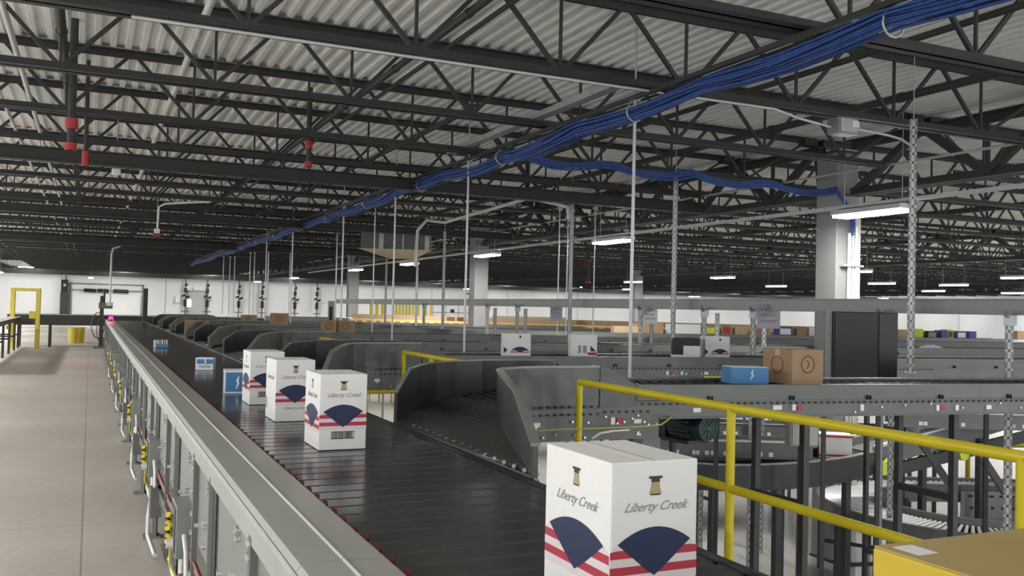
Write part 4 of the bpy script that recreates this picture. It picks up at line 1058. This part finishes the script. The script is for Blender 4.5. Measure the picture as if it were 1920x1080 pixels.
# ================================================================== LEFT SIDE, FAR END OF WALKWAY
# cross conveyor
t = thing('cross_conveyor', (-2.4, 33.5, 0), 0, 'dark conveyor crossing the far end of the walkway', 'conveyor')
part('side_panel', MB().box((0, 0, 0.72), (14, 0.03, 1.06)), GREYD, t); part('bed', MB().box((0, 0.03, 0.85), (14, 0.8, 0.98)), DROLL, t); part('far_panel', MB().box((0, 0.8, 0.72), (14, 0.83, 1.08)), GREYD, t)
part('top_edge', MB().box((0.0, -0.01, 1.06), (14, 0.05, 1.08)), WCOND, t)
for x in (0.3, 1.2, 2.9, 4.2, 6, 8, 10, 12): 
    for y in (0.02, 0.72): part('leg', MB().box((x, y, 0), (x+0.07, y+0.07, 0.75)), GREYD, t)
# left outfeed conveyor
t = thing('roller_conveyor', (-2.55, 21.0, 0), 0, 'bright roller conveyor on dark legs at the left edge', 'conveyor')
part('rail', MB().box((0.5, 0, 0.86), (0.54, 12.3, 0.98)), GREYD, t); part('far_rail', MB().box((-0.2, 0, 0.86), (-0.16, 12.3, 0.98)), GREYD, t)
b = MB()
for k in range(120): b.cyl((-0.15, 0.06+k*0.1, 0.955), (0.49, 0.06+k*0.1, 0.955), 0.03, 8)
part('roller_bed', b, ROLL, t)
part('edge_strip', MB().box((0.53, 0, 0.98), (0.56, 12.3, 1.0)), PAPER, t)
for y in (0.4, 2.4, 4.4, 6.4, 8.4, 10.4, 12):
    part('leg', MB().box((0.48, y, 0), (0.54, y+0.06, 0.86)).box((-0.2, y, 0), (-0.14, y+0.06, 0.86)).box((-0.14, y+0.01, 0.4), (0.48, y+0.05, 0.45)), GREYD, t)
for y in (2.0, 5.0, 8.0): part('yellow_pulley', MB().cyl((0.46, y, 0.76), (0.52, y, 0.76), 0.06, 10), YELB, t)
# yellow goalpost frame
p = at_depth(45, 655, 28.7); t = thing('goalpost_frame', (p.x, p.y, 0), -math.radians(8), 'yellow goalpost guard frame over the left roller conveyor', 'frame')
part('post', MB().box((-0.42, -0.06, 0), (-0.30, 0.06, 1.86)), YELB, t); part('post', MB().box((0.30, -0.06, 0), (0.42, 0.06, 1.86)), YELB, t); part('crossbar', MB().box((-0.42, -0.05, 1.80), (0.42, 0.05, 1.9)), YELB, t)
part('yellow_panel', MB().box((0.12, -0.07, 0.95), (0.30, 0.0, 1.18)), YELB, t)
# yellow bins
for i, (px, r, lab) in enumerate(((137, 0.16, 'front yellow plastic bin under the cross conveyor'), (150, 0.15, 'rear yellow plastic bin behind the front one'))):
    p = on_z(px, 643-i, 0.002); t = thing('yellow_bin', (p.x, p.y, 0), 0, lab, 'bin', 'yellow bins')
    b = MB().tube([(0, 0, 0.0), (0, 0, 0.25), (0, 0, 0.52)], [r*0.9, r, r*1.03], 16); part('barrel', b, YELB, t); part('rim', MB().cyl((0, 0, 0.52), (0, 0, 0.56), r*1.12, 16), YELB, t)
# scanner stand with red beacon
p = on_z(188, 650, 0.002); t = thing('scanner_stand', (p.x, p.y-0.9, 0), 0, 'grey instrument stand with looped cables at the far end of the sorter', 'stand')
part('post', MB().box((-0.06, -0.06, 0), (0.06, 0.06, 1.72)), GREYD, t); part('head', MB().box((-0.1, -0.15, 1.30), (0.32, 0.1, 1.5)), GREYP, t); part('mast', MB().cyl((0.06, 0, 1.5), (0.06, 0, 1.95), 0.035, 8), GREYD, t)
part('display', MB().box((0.12, -0.16, 1.40), (0.30, -0.14, 1.52)), WPRINT, t)
cb2 = MB(); cb2.tube([(-0.1+0.2*math.cos(a), -0.08, 0.75+0.42*math.sin(a)) for a in [2*math.pi*k/18 for k in range(19)]], 0.018, 6)
cb2.tube([(0.02+0.16*math.cos(a), -0.1, 0.6+0.42*math.sin(a)) for a in [2*math.pi*k/18 for k in range(19)]], 0.014, 6); part('cable_loop', cb2, mat('dusky_cable', (0.14, 0.10, 0.11), 0.6), t)
part('base', MB().box((-0.22, -0.2, 0), (0.25, 0.2, 0.06)).box((0.05, -0.2, 0.05), (0.25, 0.0, 0.35)), GREYP, t)
bp = on_z(211, 603, 1.06); t = thing('warning_beacon', (0.52, 26.6, 1.03), 0, 'glowing red warning beacon on the far end of the guard cover', 'beacon')
part('stem', MB().cyl((0, 0, -0.005), (0, 0, 0.05), 0.03, 10), BLACK, t); part('lens', MB().tube([(0, 0, 0.05), (0, 0, 0.10), (0, 0, 0.13)], [0.06, 0.06, 0.03], 14), REDL, t); part('cap', MB().cyl((0, 0, 0.13), (0, 0, 0.15), 0.04, 10), BLACK, t)
d = bpy.data.lights.new('beacon_light', 'POINT'); d.energy = 7; d.color = (1, 0.03, 0.1); d.shadow_soft_size = 0.06; lo = bpy.data.objects.new('beacon_light', d); COL.objects.link(lo); lo.location = (0.46, 26.35, 1.22)
# dark post right of beacon
p = at_depth(272, 585, 30.5); t = thing('dark_post', (p.x, p.y, 0), 0, 'dark upright post at the far end of the sorter', 'post'); part('post', MB().box((-0.07, -0.07, 0), (0.07, 0.07, 2.0)), GREYD, t); part('foot', MB().box((-0.15, -0.15, 0), (0.15, 0.15, 0.02)), GREYD, t)
# wall fixtures
WY = 75.9
def wp(px, py): return on_y(px, py, WY)
a = wp(128, 530); c = wp(270, 600)
t = thing('dock_door', (a.x, WY, 0), 0, 'wide pale roll-up dock door with thin grey tracks on the far wall', 'door')
wd = c.x-a.x
part('panel', MB().box((0.3, 0, 0), (wd-0.3, 0.04, a.z-0.9)), WALLM, t); part('track', MB().box((0.1, -0.05, 0), (0.2, 0.03, a.z)).box((wd-0.2, -0.05, 0), (wd-0.1, 0.03, a.z)).box((0.1, -0.05, a.z-0.08), (wd-0.1, 0.03, a.z)), GREYP, t)
part('spring_shaft', MB().cyl((0.2, -0.12, a.z-0.5), (wd-0.2, -0.12, a.z-0.5), 0.03, 8), GREYP, t)
for q0, q1 in ((0.20, 0.36), (0.38, 0.55), (0.58, 0.78)): part('spring', MB().cyl((wd*q0, -0.12, a.z-0.52), (wd*q1, -0.12, a.z-0.55), 0.14, 10), BLACK, t)
a = wp(119, 583); t = thing('wall_cabinet', (a.x, WY, 0), 0, 'tall grey electrical cabinet beside the dock door', 'cabinet')
part('body', MB().box((-0.25, -0.3, 0), (0.3, 0, 2.1)), GREYD, t, 0.01); part('panel', MB().box((-0.2, -0.35, 2.1), (0.25, 0, 3.0)), BLACK, t); part('window', MB().box((-0.05, -0.36, 2.5), (0.1, -0.35, 2.7)), GALV, t)
part('conduit', MB().cyl((0.1, -0.1, 3.0), (0.1, -0.1, 3.3), 0.04, 8), GREYD, t)
a = wp(366, 590); t = thing('exit_door', (a.x, WY, 0), 0, 'pale grey wall door with a small green light', 'door')
part('leaf', MB().box((-0.55, -0.04, 0), (0.75, 0.03, 2.35)), DOORM, t); part('frame', MB().box((-0.65, -0.06, 0), (-0.55, 0.03, 2.45)).box((0.75, -0.06, 0), (0.85, 0.03, 2.45)).box((-0.65, -0.06, 2.35), (0.85, 0.03, 2.45)), GREYG, t)
part('green_light', MB().box((-0.65, -0.12, 1.2), (-0.35, -0.06, 1.75)), GREENL, t); part('white_box', MB().box((-1.5, -0.2, 1.5), (-1.2, -0.0, 2.0)), WPRINT, t)
part('sign', MB().box((-0.2, -0.06, 2.5), (0.5, -0.04, 2.75)), WPRINT, t)
labs = ['leftmost black valved sprinkler riser on the far wall', 'second black valved riser on the far wall', 'third black valved riser, behind the thin rods', 'fourth black valved riser from the left', 'fifth riser with black valves, left of the sixth', 'rightmost slim riser with black valves on the far wall']
for i, px in enumerate((347, 388, 447, 491, 552, 593)):
    a = wp(px, 545); t = thing('sprinkler_riser', (a.x, WY-0.35, 0), 0, labs[i], 'pipe', 'wall sprinkler risers')
    part('pipe', MB().cyl((0, 0, 0), (0, 0, 3.35), 0.05, 8), GREYP, t)
    b = MB(); b.cyl((0, 0, 1.2), (0, 0, 1.75), 0.13, 8); b.cyl((0, 0, 2.3), (0, 0, 2.65), 0.12, 8); b.cyl((0.05, -0.05, 1.9), (0.3, -0.05, 2.0), 0.08, 8); b.cyl((-0.25, -0.05, 2.0), (0, -0.05, 2.1), 0.07, 8); b.cyl((0, 0, 2.8), (0.1, 0, 3.0), 0.1, 8)
    part('valve', b, BLACK, t); part('crossbar', MB().box((-0.3, -0.03, 0.8), (0.3, 0.03, 0.86)), GREYD, t)
    part('foot', MB().box((-0.15, -0.15, 0), (0.15, 0.15, 0.02)), GREYD, t)
# thin hanging rods in the far left centre
for px, D, lab in ((416, 40, 'thin rod hanging left of the fourth wall riser'), (428, 40, 'second thin rod of the far pair'), (437, 40, 'third thin rod near the far wall risers'), (466, 36, 'thin rod between the wall risers'),
                   (474, 36, 'thin rod right of the third wall riser'), (500, 32, 'thin rod beside the fourth wall riser'), (628, 26, 'thin rod left of the leftmost column'), (541, 34, 'thin rod left of the fifth wall riser')):
    p = at_depth(px, 600, D); rod(p.x, p.y, 1.1, 3.60, lab, 0.02)
p = at_depth(209, 480, 34); b = MB().tube([(p.x+0.3, p.y, 3.60), (p.x+0.05, p.y, 3.5), (p.x, p.y, 3.3), (p.x, p.y, 1.5)], 0.035, 8); one('conduit_run', b, WCOND, 'white conduit dropping from the ceiling to the scanner stand', 'conduit')

# ================================================================== LOWER LEVEL EQUIPMENT (right)
def cw(cx, D, z):   # map plan coordinates (to the right, ahead along the view heading) to the hall
    return Vector((cx*math.cos(yaw)+D*math.sin(yaw), -cx*math.sin(yaw)+D*math.cos(yaw), z))
LOOPZ = 1.6-2.5
cx0, cD0, Ri, Ro = 6.2, 12.25, 1.2, 1.95
def upath(R, ext=7.0, n=28):
    pts = [(cx0+ext, cD0+R)]
    for k in range(n+1):
        a = math.pi/2+math.pi*k/n; pts.append((cx0+R*math.cos(a), cD0+R*math.sin(a)))
    pts.append((cx0+ext, cD0-R)); return [(cw(x, y, 0).x, cw(x, y, 0).y) for x, y in pts]
t = thing('roller_loop', (0, 0, 0), 0, 'curved bright roller conveyor loop on the lower level at right', 'conveyor')
b = MB().wall(upath(Ro), LOOPZ-0.16, LOOPZ+0.06, 0.02); b.wall(upath(Ro-0.0), LOOPZ+0.05, LOOPZ+0.065, 0.06); part('outer_rail', b, GREYP, t)
b = MB().wall(upath(Ri), LOOPZ-0.16, LOOPZ+0.09, 0.02); b.wall(upath(Ri+0.0), LOOPZ+0.08, LOOPZ+0.095, 0.05); part('inner_rail', b, GREYP, t)
b = MB().wall(upath((Ri+Ro)/2), LOOPZ-0.1, LOOPZ-0.06, Ro-Ri-0.06); part('bed', b, BLACK, t)
b = MB()
for k in range(64):
    a = math.pi/2+math.pi*(k+0.5)/64; p = cw(cx0+(Ri+0.03)*math.cos(a), cD0+(Ri+0.03)*math.sin(a), LOOPZ); q = cw(cx0+(Ro-0.03)*math.cos(a), cD0+(Ro-0.03)*math.sin(a), LOOPZ); b.tube([p, q], [0.018, 0.028], 8)
for k in range(80):
    x = cx0+0.05+k*0.085
    for s in (1, -1): b.cyl(cw(x, cD0+s*(Ri+0.03), LOOPZ), cw(x, cD0+s*(Ro-0.03), LOOPZ), 0.025, 6)
part('roller_bed', b, ROLL, t)
for a in (110, 150, 190, 230, 265):
    a = math.radians(a)
    for R in (Ri, Ro): p = cw(cx0+R*math.cos(a), cD0+R*math.sin(a), 0); part('leg', MB().box((p.x-0.03, p.y-0.03, LOWZ), (p.x+0.03, p.y+0.03, LOOPZ-0.1)), GREYD, t)
    p = cw(cx0+Ri*math.cos(a), cD0+Ri*math.sin(a), 0); q = cw(cx0+Ro*math.cos(a), cD0+Ro*math.sin(a), 0)
    part('cross_brace', MB().bar((p.x, p.y, LOWZ+0.4), (q.x, q.y, LOWZ+0.4), 0.03, 0.05), GREYD, t)
# dark curved conveyor and incline behind the loop
MZ = -0.15
pl = [on_z(px, py, MZ) for px, py in ((1290, 868), (1340, 872), (1400, 873), (1460, 871), (1530, 866), (1590, 858), (1640, 847))]
# incline
e0 = pl[-1]; e1 = at_depth(1990, 748, 13.6)
t = thing('curved_conveyor', (0, 0, 0), 0, 'dark curved conveyor on the lower level behind the handrail', 'conveyor')
path = [(p.x, p.y) for p in pl]; back = [(p.x+0.22, p.y+0.60) for p in pl]
part('near_rail', MB().wall(path, MZ-0.30, MZ+0.0, 0.02), GREYD, t); part('rail_lip', MB().wall(path, MZ, MZ+0.015, 0.06), GREYG, t); part('far_rail', MB().wall(back, MZ-0.30, MZ+0.04, 0.02), GREYP, t)
b = MB(); n = len(path); vs = [(x, y, MZ-0.05) for x, y in path] + [(x, y, MZ-0.05) for x, y in back]; b.add(vs, [(i, i+1, n+i+1, n+i) for i in range(n-1)]); vs = [(x, y, MZ-0.06) for x, y in path] + [(x, y, MZ-0.06) for x, y in back]; b.add(vs, [(i, i+1, n+i+1, n+i) for i in range(n-1)]); part('belt', b, GREYD, t)
for i in (1, 3, 5): part('leg', MB().box((path[i][0]-0.04, path[i][1]-0.02, LOWZ), (path[i][0]+0.04, path[i][1]+0.06, MZ-0.28)), GREYD, t)
t = thing('incline_conveyor', (0, 0, 0), 0, 'grey inclined conveyor climbing to the right edge on the lower level', 'conveyor')
side = Vector((0.22, 0.60, 0)); u_ = Vector((0, 0, 1))
part('near_rail', MB().bar(e0+Vector((0, 0, -0.08)), e1+Vector((0, 0, -0.08)), 0.03, 0.26), GREYP, t); part('far_rail', MB().bar(e0+side, e1+side, 0.03, 0.2), GREYG, t)
part('near_lip', MB().bar(e0+Vector((0, 0, 0.06)), e1+Vector((0, 0, 0.06)), 0.07, 0.03), WCOND, t); part('far_lip', MB().bar(e0+side+Vector((0, 0, 0.11)), e1+side+Vector((0, 0, 0.11)), 0.06, 0.03), WCOND, t)
part('belt', MB().bar(e0+side/2-Vector((0, 0, 0.05)), e1+side/2-Vector((0, 0, 0.05)), 0.58, 0.03), GREYG, t)
part('underframe', MB().bar(e0-Vector((0, 0, 0.30)), e1-Vector((0, 0, 0.42)), 0.06, 0.16), GREYD, t)
for q in (0.25, 0.55, 0.85):
    p = e0.lerp(e1, q); part('leg', MB().box((p.x-0.04, p.y-0.04+0.05, LOWZ), (p.x+0.04, p.y+0.09, p.z-0.25)), GREYD, t)
for q, pz in ((0.02, 0.22), (0.05, 0.20), (0.42, 0.35)):
    p = e0.lerp(e1, q); part('yellow_pulley', MB().cyl((p.x, p.y-0.04, p.z-pz), (p.x, p.y-0.10, p.z-pz), 0.09, 14), LIME, t)
p = on_z(1500, 905, MZ-0.15)
# lower-level cartons
p = on_z(1585, 862, MZ-0.05); t = thing('white_carton', (p.x+0.05, p.y+0.25, MZ-0.05), math.radians(-35), 'white carton with red edges where the lower belt starts to climb', 'box')
part('carton', MB().box((-0.2, -0.14, 0), (0.2, 0.14, 0.30)), WHITEC, t, 0.004); part('red_edge', MB().box((-0.201, -0.142, 0.26), (0.201, -0.14, 0.285)).box((-0.201, -0.142, 0.02), (0.201, -0.14, 0.045)), REDP, t); part('dark_red_disc', MB().cyl((-0.2, 0, 0.13), (-0.204, 0, 0.13), 0.09, 18), REDP, t)
q = 0.31; p = e0.lerp(e1, q)+side*0.4; t = thing('white_carton', (p.x, p.y, p.z-0.03), math.radians(-35), 'tilted white carton with a red stripe riding up the incline', 'box')
t.rotation_euler = (math.radians(0), math.radians(-16), math.radians(-20))
part('carton', MB().box((-0.18, -0.16, 0), (0.18, 0.16, 0.28)), WHITEC, t, 0.004); part('red_edge', MB().box((-0.181, -0.162, 0.235), (0.181, -0.16, 0.26)), REDP, t)
# motor below the nearest lane
p = at_depth(1262, 800, 6.7); t = thing('drive_motor', (p.x, p.y, 0.80), -yaw-math.radians(56), 'dark teal electric motor with a round fan cover below the nearest lane', 'motor')
R = 0.095
part('body', MB().tube([(0, 0, 0), (0.02, 0, 0), (0.27, 0, 0)], [R*0.8, R, R], 24), TEAL, t)
fb = MB()
for k in range(18): a = 2*math.pi*k/18; fb.bar((0.03, R*math.cos(a), R*math.sin(a)), (0.25, R*math.cos(a), R*math.sin(a)), 0.008, 0.016)
part('cooling_fins', fb, TEAL, t)
part('fan_cover', MB().tube([(0.27, 0, 0), (0.33, 0, 0), (0.345, 0, 0)], [R*1.05, R*1.05, R*0.85], 24), TEAL, t)
sk = MB(); 
for k in range(8): a = 2*math.pi*k/8; sk.bar((0.348, 0, 0), (0.348, R*0.85*math.cos(a), R*0.85*math.sin(a)), 0.006, 0.004)
sk.tube([(0.348, R*0.9*math.cos(a), R*0.9*math.sin(a)) for a in [2*math.pi*k/24 for k in range(25)]], 0.004, 5)
part('cover_spokes', sk, mat('pale_teal', (0.10, 0.20, 0.20), 0.5), t)
part('gearbox', MB().box((-0.16, -0.08, -0.1), (0.0, 0.08, 0.06)).cyl((-0.08, 0, 0.06), (-0.08, 0, 0.1), 0.06, 12), TEAL, t)
part('terminal_box', MB().box((0.08, -0.05, R), (0.18, 0.05, R+0.05)), TEAL, t); part('mount', MB().box((-0.12, -0.1, -0.12), (0.25, 0.1, -0.095)).box((-0.02, -0.02, -2.8), (0.02, 0.02, -0.12)), GREYD, t)
p = at_depth(1222, 800, 6.4); t = thing('bracket_plate', (p.x, p.y, 0.58), -yaw, 'grey square bracket plate left of the teal motor', 'bracket')
part('plate', MB().box((-0.06, -0.01, -0.01), (0.06, 0.01, 0.15)), GREYG, t); part('bolts', MB().cyl((0, -0.02, 0.03), (0, -0.01, 0.03), 0.01, 6).cyl((0, -0.02, 0.08), (0, -0.01, 0.08), 0.01, 6), BOLT, t); part('stem', MB().box((-0.02, 0.0, LOWZ-0.58), (0.02, 0.02, 0.0)), GREYD, t)
# yellow air hose along the lane side
hs = [at_depth(px, py, D) for px, py, D in ((1005, 808, 5.35), (1050, 805, 5.35), (1120, 803, 5.4), (1200, 800, 5.5), (1240, 796, 5.6), (1255, 785, 5.8), (1262, 776, 6.1))]
one('air_hose', MB().tube(hs, 0.005, 6), mat('olive_hose', (0.45, 0.45, 0.12), 0.5), 'thin yellow-green air hose along the lane side frame', 'hose')
hs = [at_depth(px, py, D) for px, py, D in ((1110, 822, 5.6), (1125, 812, 5.6), (1150, 808, 5.7), (1180, 806, 5.8))]
one('white_cable', MB().tube(hs, 0.008, 6), WCOND, 'short looping white cable under the nearest lane', 'cable')
# equipment frames under the lane: lower machine frame, pale cabinet
p = at_depth(1500, 830, 10.5); t = thing('floor_cabinet', (p.x, p.y, LOWZ), -yaw, 'pale grey control cabinet on the lower level below the lane', 'cabinet')
part('body', MB().box((-0.15, -0.1, 2.12), (0.18, 0.1, 2.5)), GREYG, t, 0.008); part('door', MB().box((-0.12, -0.115, 2.14), (0.16, -0.1, 2.48)), DOORM, t); part('stand', MB().box((-0.02, -0.02, 0), (0.02, 0.02, 2.12)), GREYD, t)
# lower-level racks: second row of machines
labs = ['dark lower-level belt frame left, behind the handrail', 'dark lower-level belt frame behind the pale cabinet', 'dark lower-level frame at far right below the lane']
for i, (px, py, D, Lx, z) in enumerate(((1330, 800, 11.5, 2.4, 0.05), (1560, 800, 14.5, 4.5, -0.1), (1850, 800, 12.5, 2.5, 0.35))):
    p = at_depth(px, py, D); t = thing('belt_frame', (p.x, p.y, 0), -yaw-0.05, labs[i], 'conveyor', 'lower-level belt frames')
    part('near_rail', MB().box((-Lx/2, -0.3, z-0.2), (Lx/2, -0.27, z)), GREYP, t); part('far_rail', MB().box((-Lx/2, 0.3, z-0.2), (Lx/2, 0.33, z)), GREYP, t)
    part('bed', MB().box((-Lx/2, -0.27, z-0.08), (Lx/2, 0.3, z-0.05)), GREYG, t)
    part('rail_lip', MB().box((-Lx/2, -0.32, z), (Lx/2, -0.26, z+0.015)), GALV, t)
    for x in (-Lx/2+0.2, Lx/2-0.25):
        for y in (0.28,): part('leg', MB().box((x, y-0.03, LOWZ), (x+0.06, y+0.03, z-0.15)), GREYD, t)
    b = MB(); random.seed(i)
    for k in range(10): x = random.uniform(-Lx/2+0.1, Lx/2-0.2); b.box((x, -0.31, z-0.17), (x+0.05, -0.30, z-0.12))
    part('sticker_row', b, PAPER, t)
# small machine clutter: gear drives in orange / yellow stripes inside the loop
p = cw(cx0+1.7, cD0+0.3, LOWZ); t = thing('drive_unit', tuple(p), -yaw, 'low drive unit with orange cover and yellow striped guard inside the loop', 'machine')
part('base', MB().box((-0.9, -0.3, 0), (1.2, 0.3, 0.75)), GREYP, t); part('orange_cover', MB().box((-0.5, -0.25, 0.75), (0.0, 0.2, 0.95)), ORNG, t); part('teal_motor', MB().cyl((-0.1, -0.2, 0.85), (0.1, -0.2, 0.85), 0.12, 14), TEAL, t)
part('yellow_guard', MB().box((0.1, -0.32, 0.72), (1.1, -0.28, 0.92)), YELB, t)
st = MB()
for k in range(6): st.plate((0.14+k*0.16, -0.325, 0.73), (1, 0, 0), (0, 0, 1), [(0, 0), (0.07, 0), (0.12, 0.17), (0.05, 0.17)], 0.003)
part('black_stripes', st, BLACK, t)
# side frame with holes inside loop (second layer)
p = cw(cx0+2.6, cD0+0.95, 0); t = thing('perforated_frame', (p.x, p.y, 0), -yaw, 'grey perforated steel frame inside the roller loop', 'frame')
part('plate', MB().box((-2.3, -0.02, LOWZ+0.4), (3.2, 0, LOOPZ+0.05)), GREYG, t)
b = MB()
for k in range(34): b.box((-2.2+k*0.15, -0.024, LOOPZ-0.03), (-2.13+k*0.15, -0.02, LOOPZ+0.0)); b.cyl((-2.15+k*0.15, -0.03, LOOPZ-0.18), (-2.15+k*0.15, -0.02, LOOPZ-0.18), 0.022, 6)
part('slots', b, BLACK, t)['kind'] = 'stuff'
for x in (-1.9, 0, 1.9): part('leg', MB().box((x, 0, LOWZ), (x+0.06, 0.05, LOWZ+0.45)), GREYD, t)
# diagonal braces and posts in front of loop
def dark_post(px0, py0, px1, py1, D, lab, wd=0.07):
    a = at_depth(px0, py0, D); c = at_depth(px1, py1, D)
    one('dark_brace', MB().bar(tuple(a), tuple(c), wd, wd), GREYD, lab, 'brace', 'dark diagonal braces')
dark_post(1728, 832, 1778, 905, 10.6, 'left dark diagonal brace above the roller loop'); dark_post(1828, 838, 1902, 950, 10.2, 'right dark diagonal brace beside the yellow post')
# yellow lime barrier strips behind lane one
for px, py, D, Lx, lab in ((1185, 714, 8.6, 0.56, 'lime yellow barrier strip seen just above the nearest lane'), (1345, 711, 8.8, 0.25, 'short lime strip left of the blue carton'), (1850, 713, 8.7, 0.2, 'pale yellow strip above the lane near the right edge')):
    p = at_depth(px, py, D); t = thing('barrier_strip', tuple(p), -yaw-0.02, lab, 'strip', 'lime barrier strips')
    part('strip', MB().box((-Lx/2, -0.02, -0.01), (Lx/2, 0.02, 0.025)), LIME, t); part('bracket', MB().box((-0.02, -0.015, LOWZ-p.z), (0.02, 0.015, 0)), BLACK, t)
# lower yellow rail seen at right
one('low_yellow_rail', MB().tube([at_depth(1810, 835, 15), at_depth(1930, 833, 14.6)], 0.05, 8).cyl(at_depth(1815, 836, 15), at_depth(1815, 836, 15)-Vector((0, 0, 2.0+at_depth(1815, 836, 15).z)), 0.04, 8), YELB, 'yellow rail on the lower level at the right edge', 'handrail')
# final: anything still carrying the placeholder label
for o in COL.objects:
    if o.get('label') == 'x': print('UNLABELLED', o.name)
print('objects', len(COL.objects), 'joists', cnt)
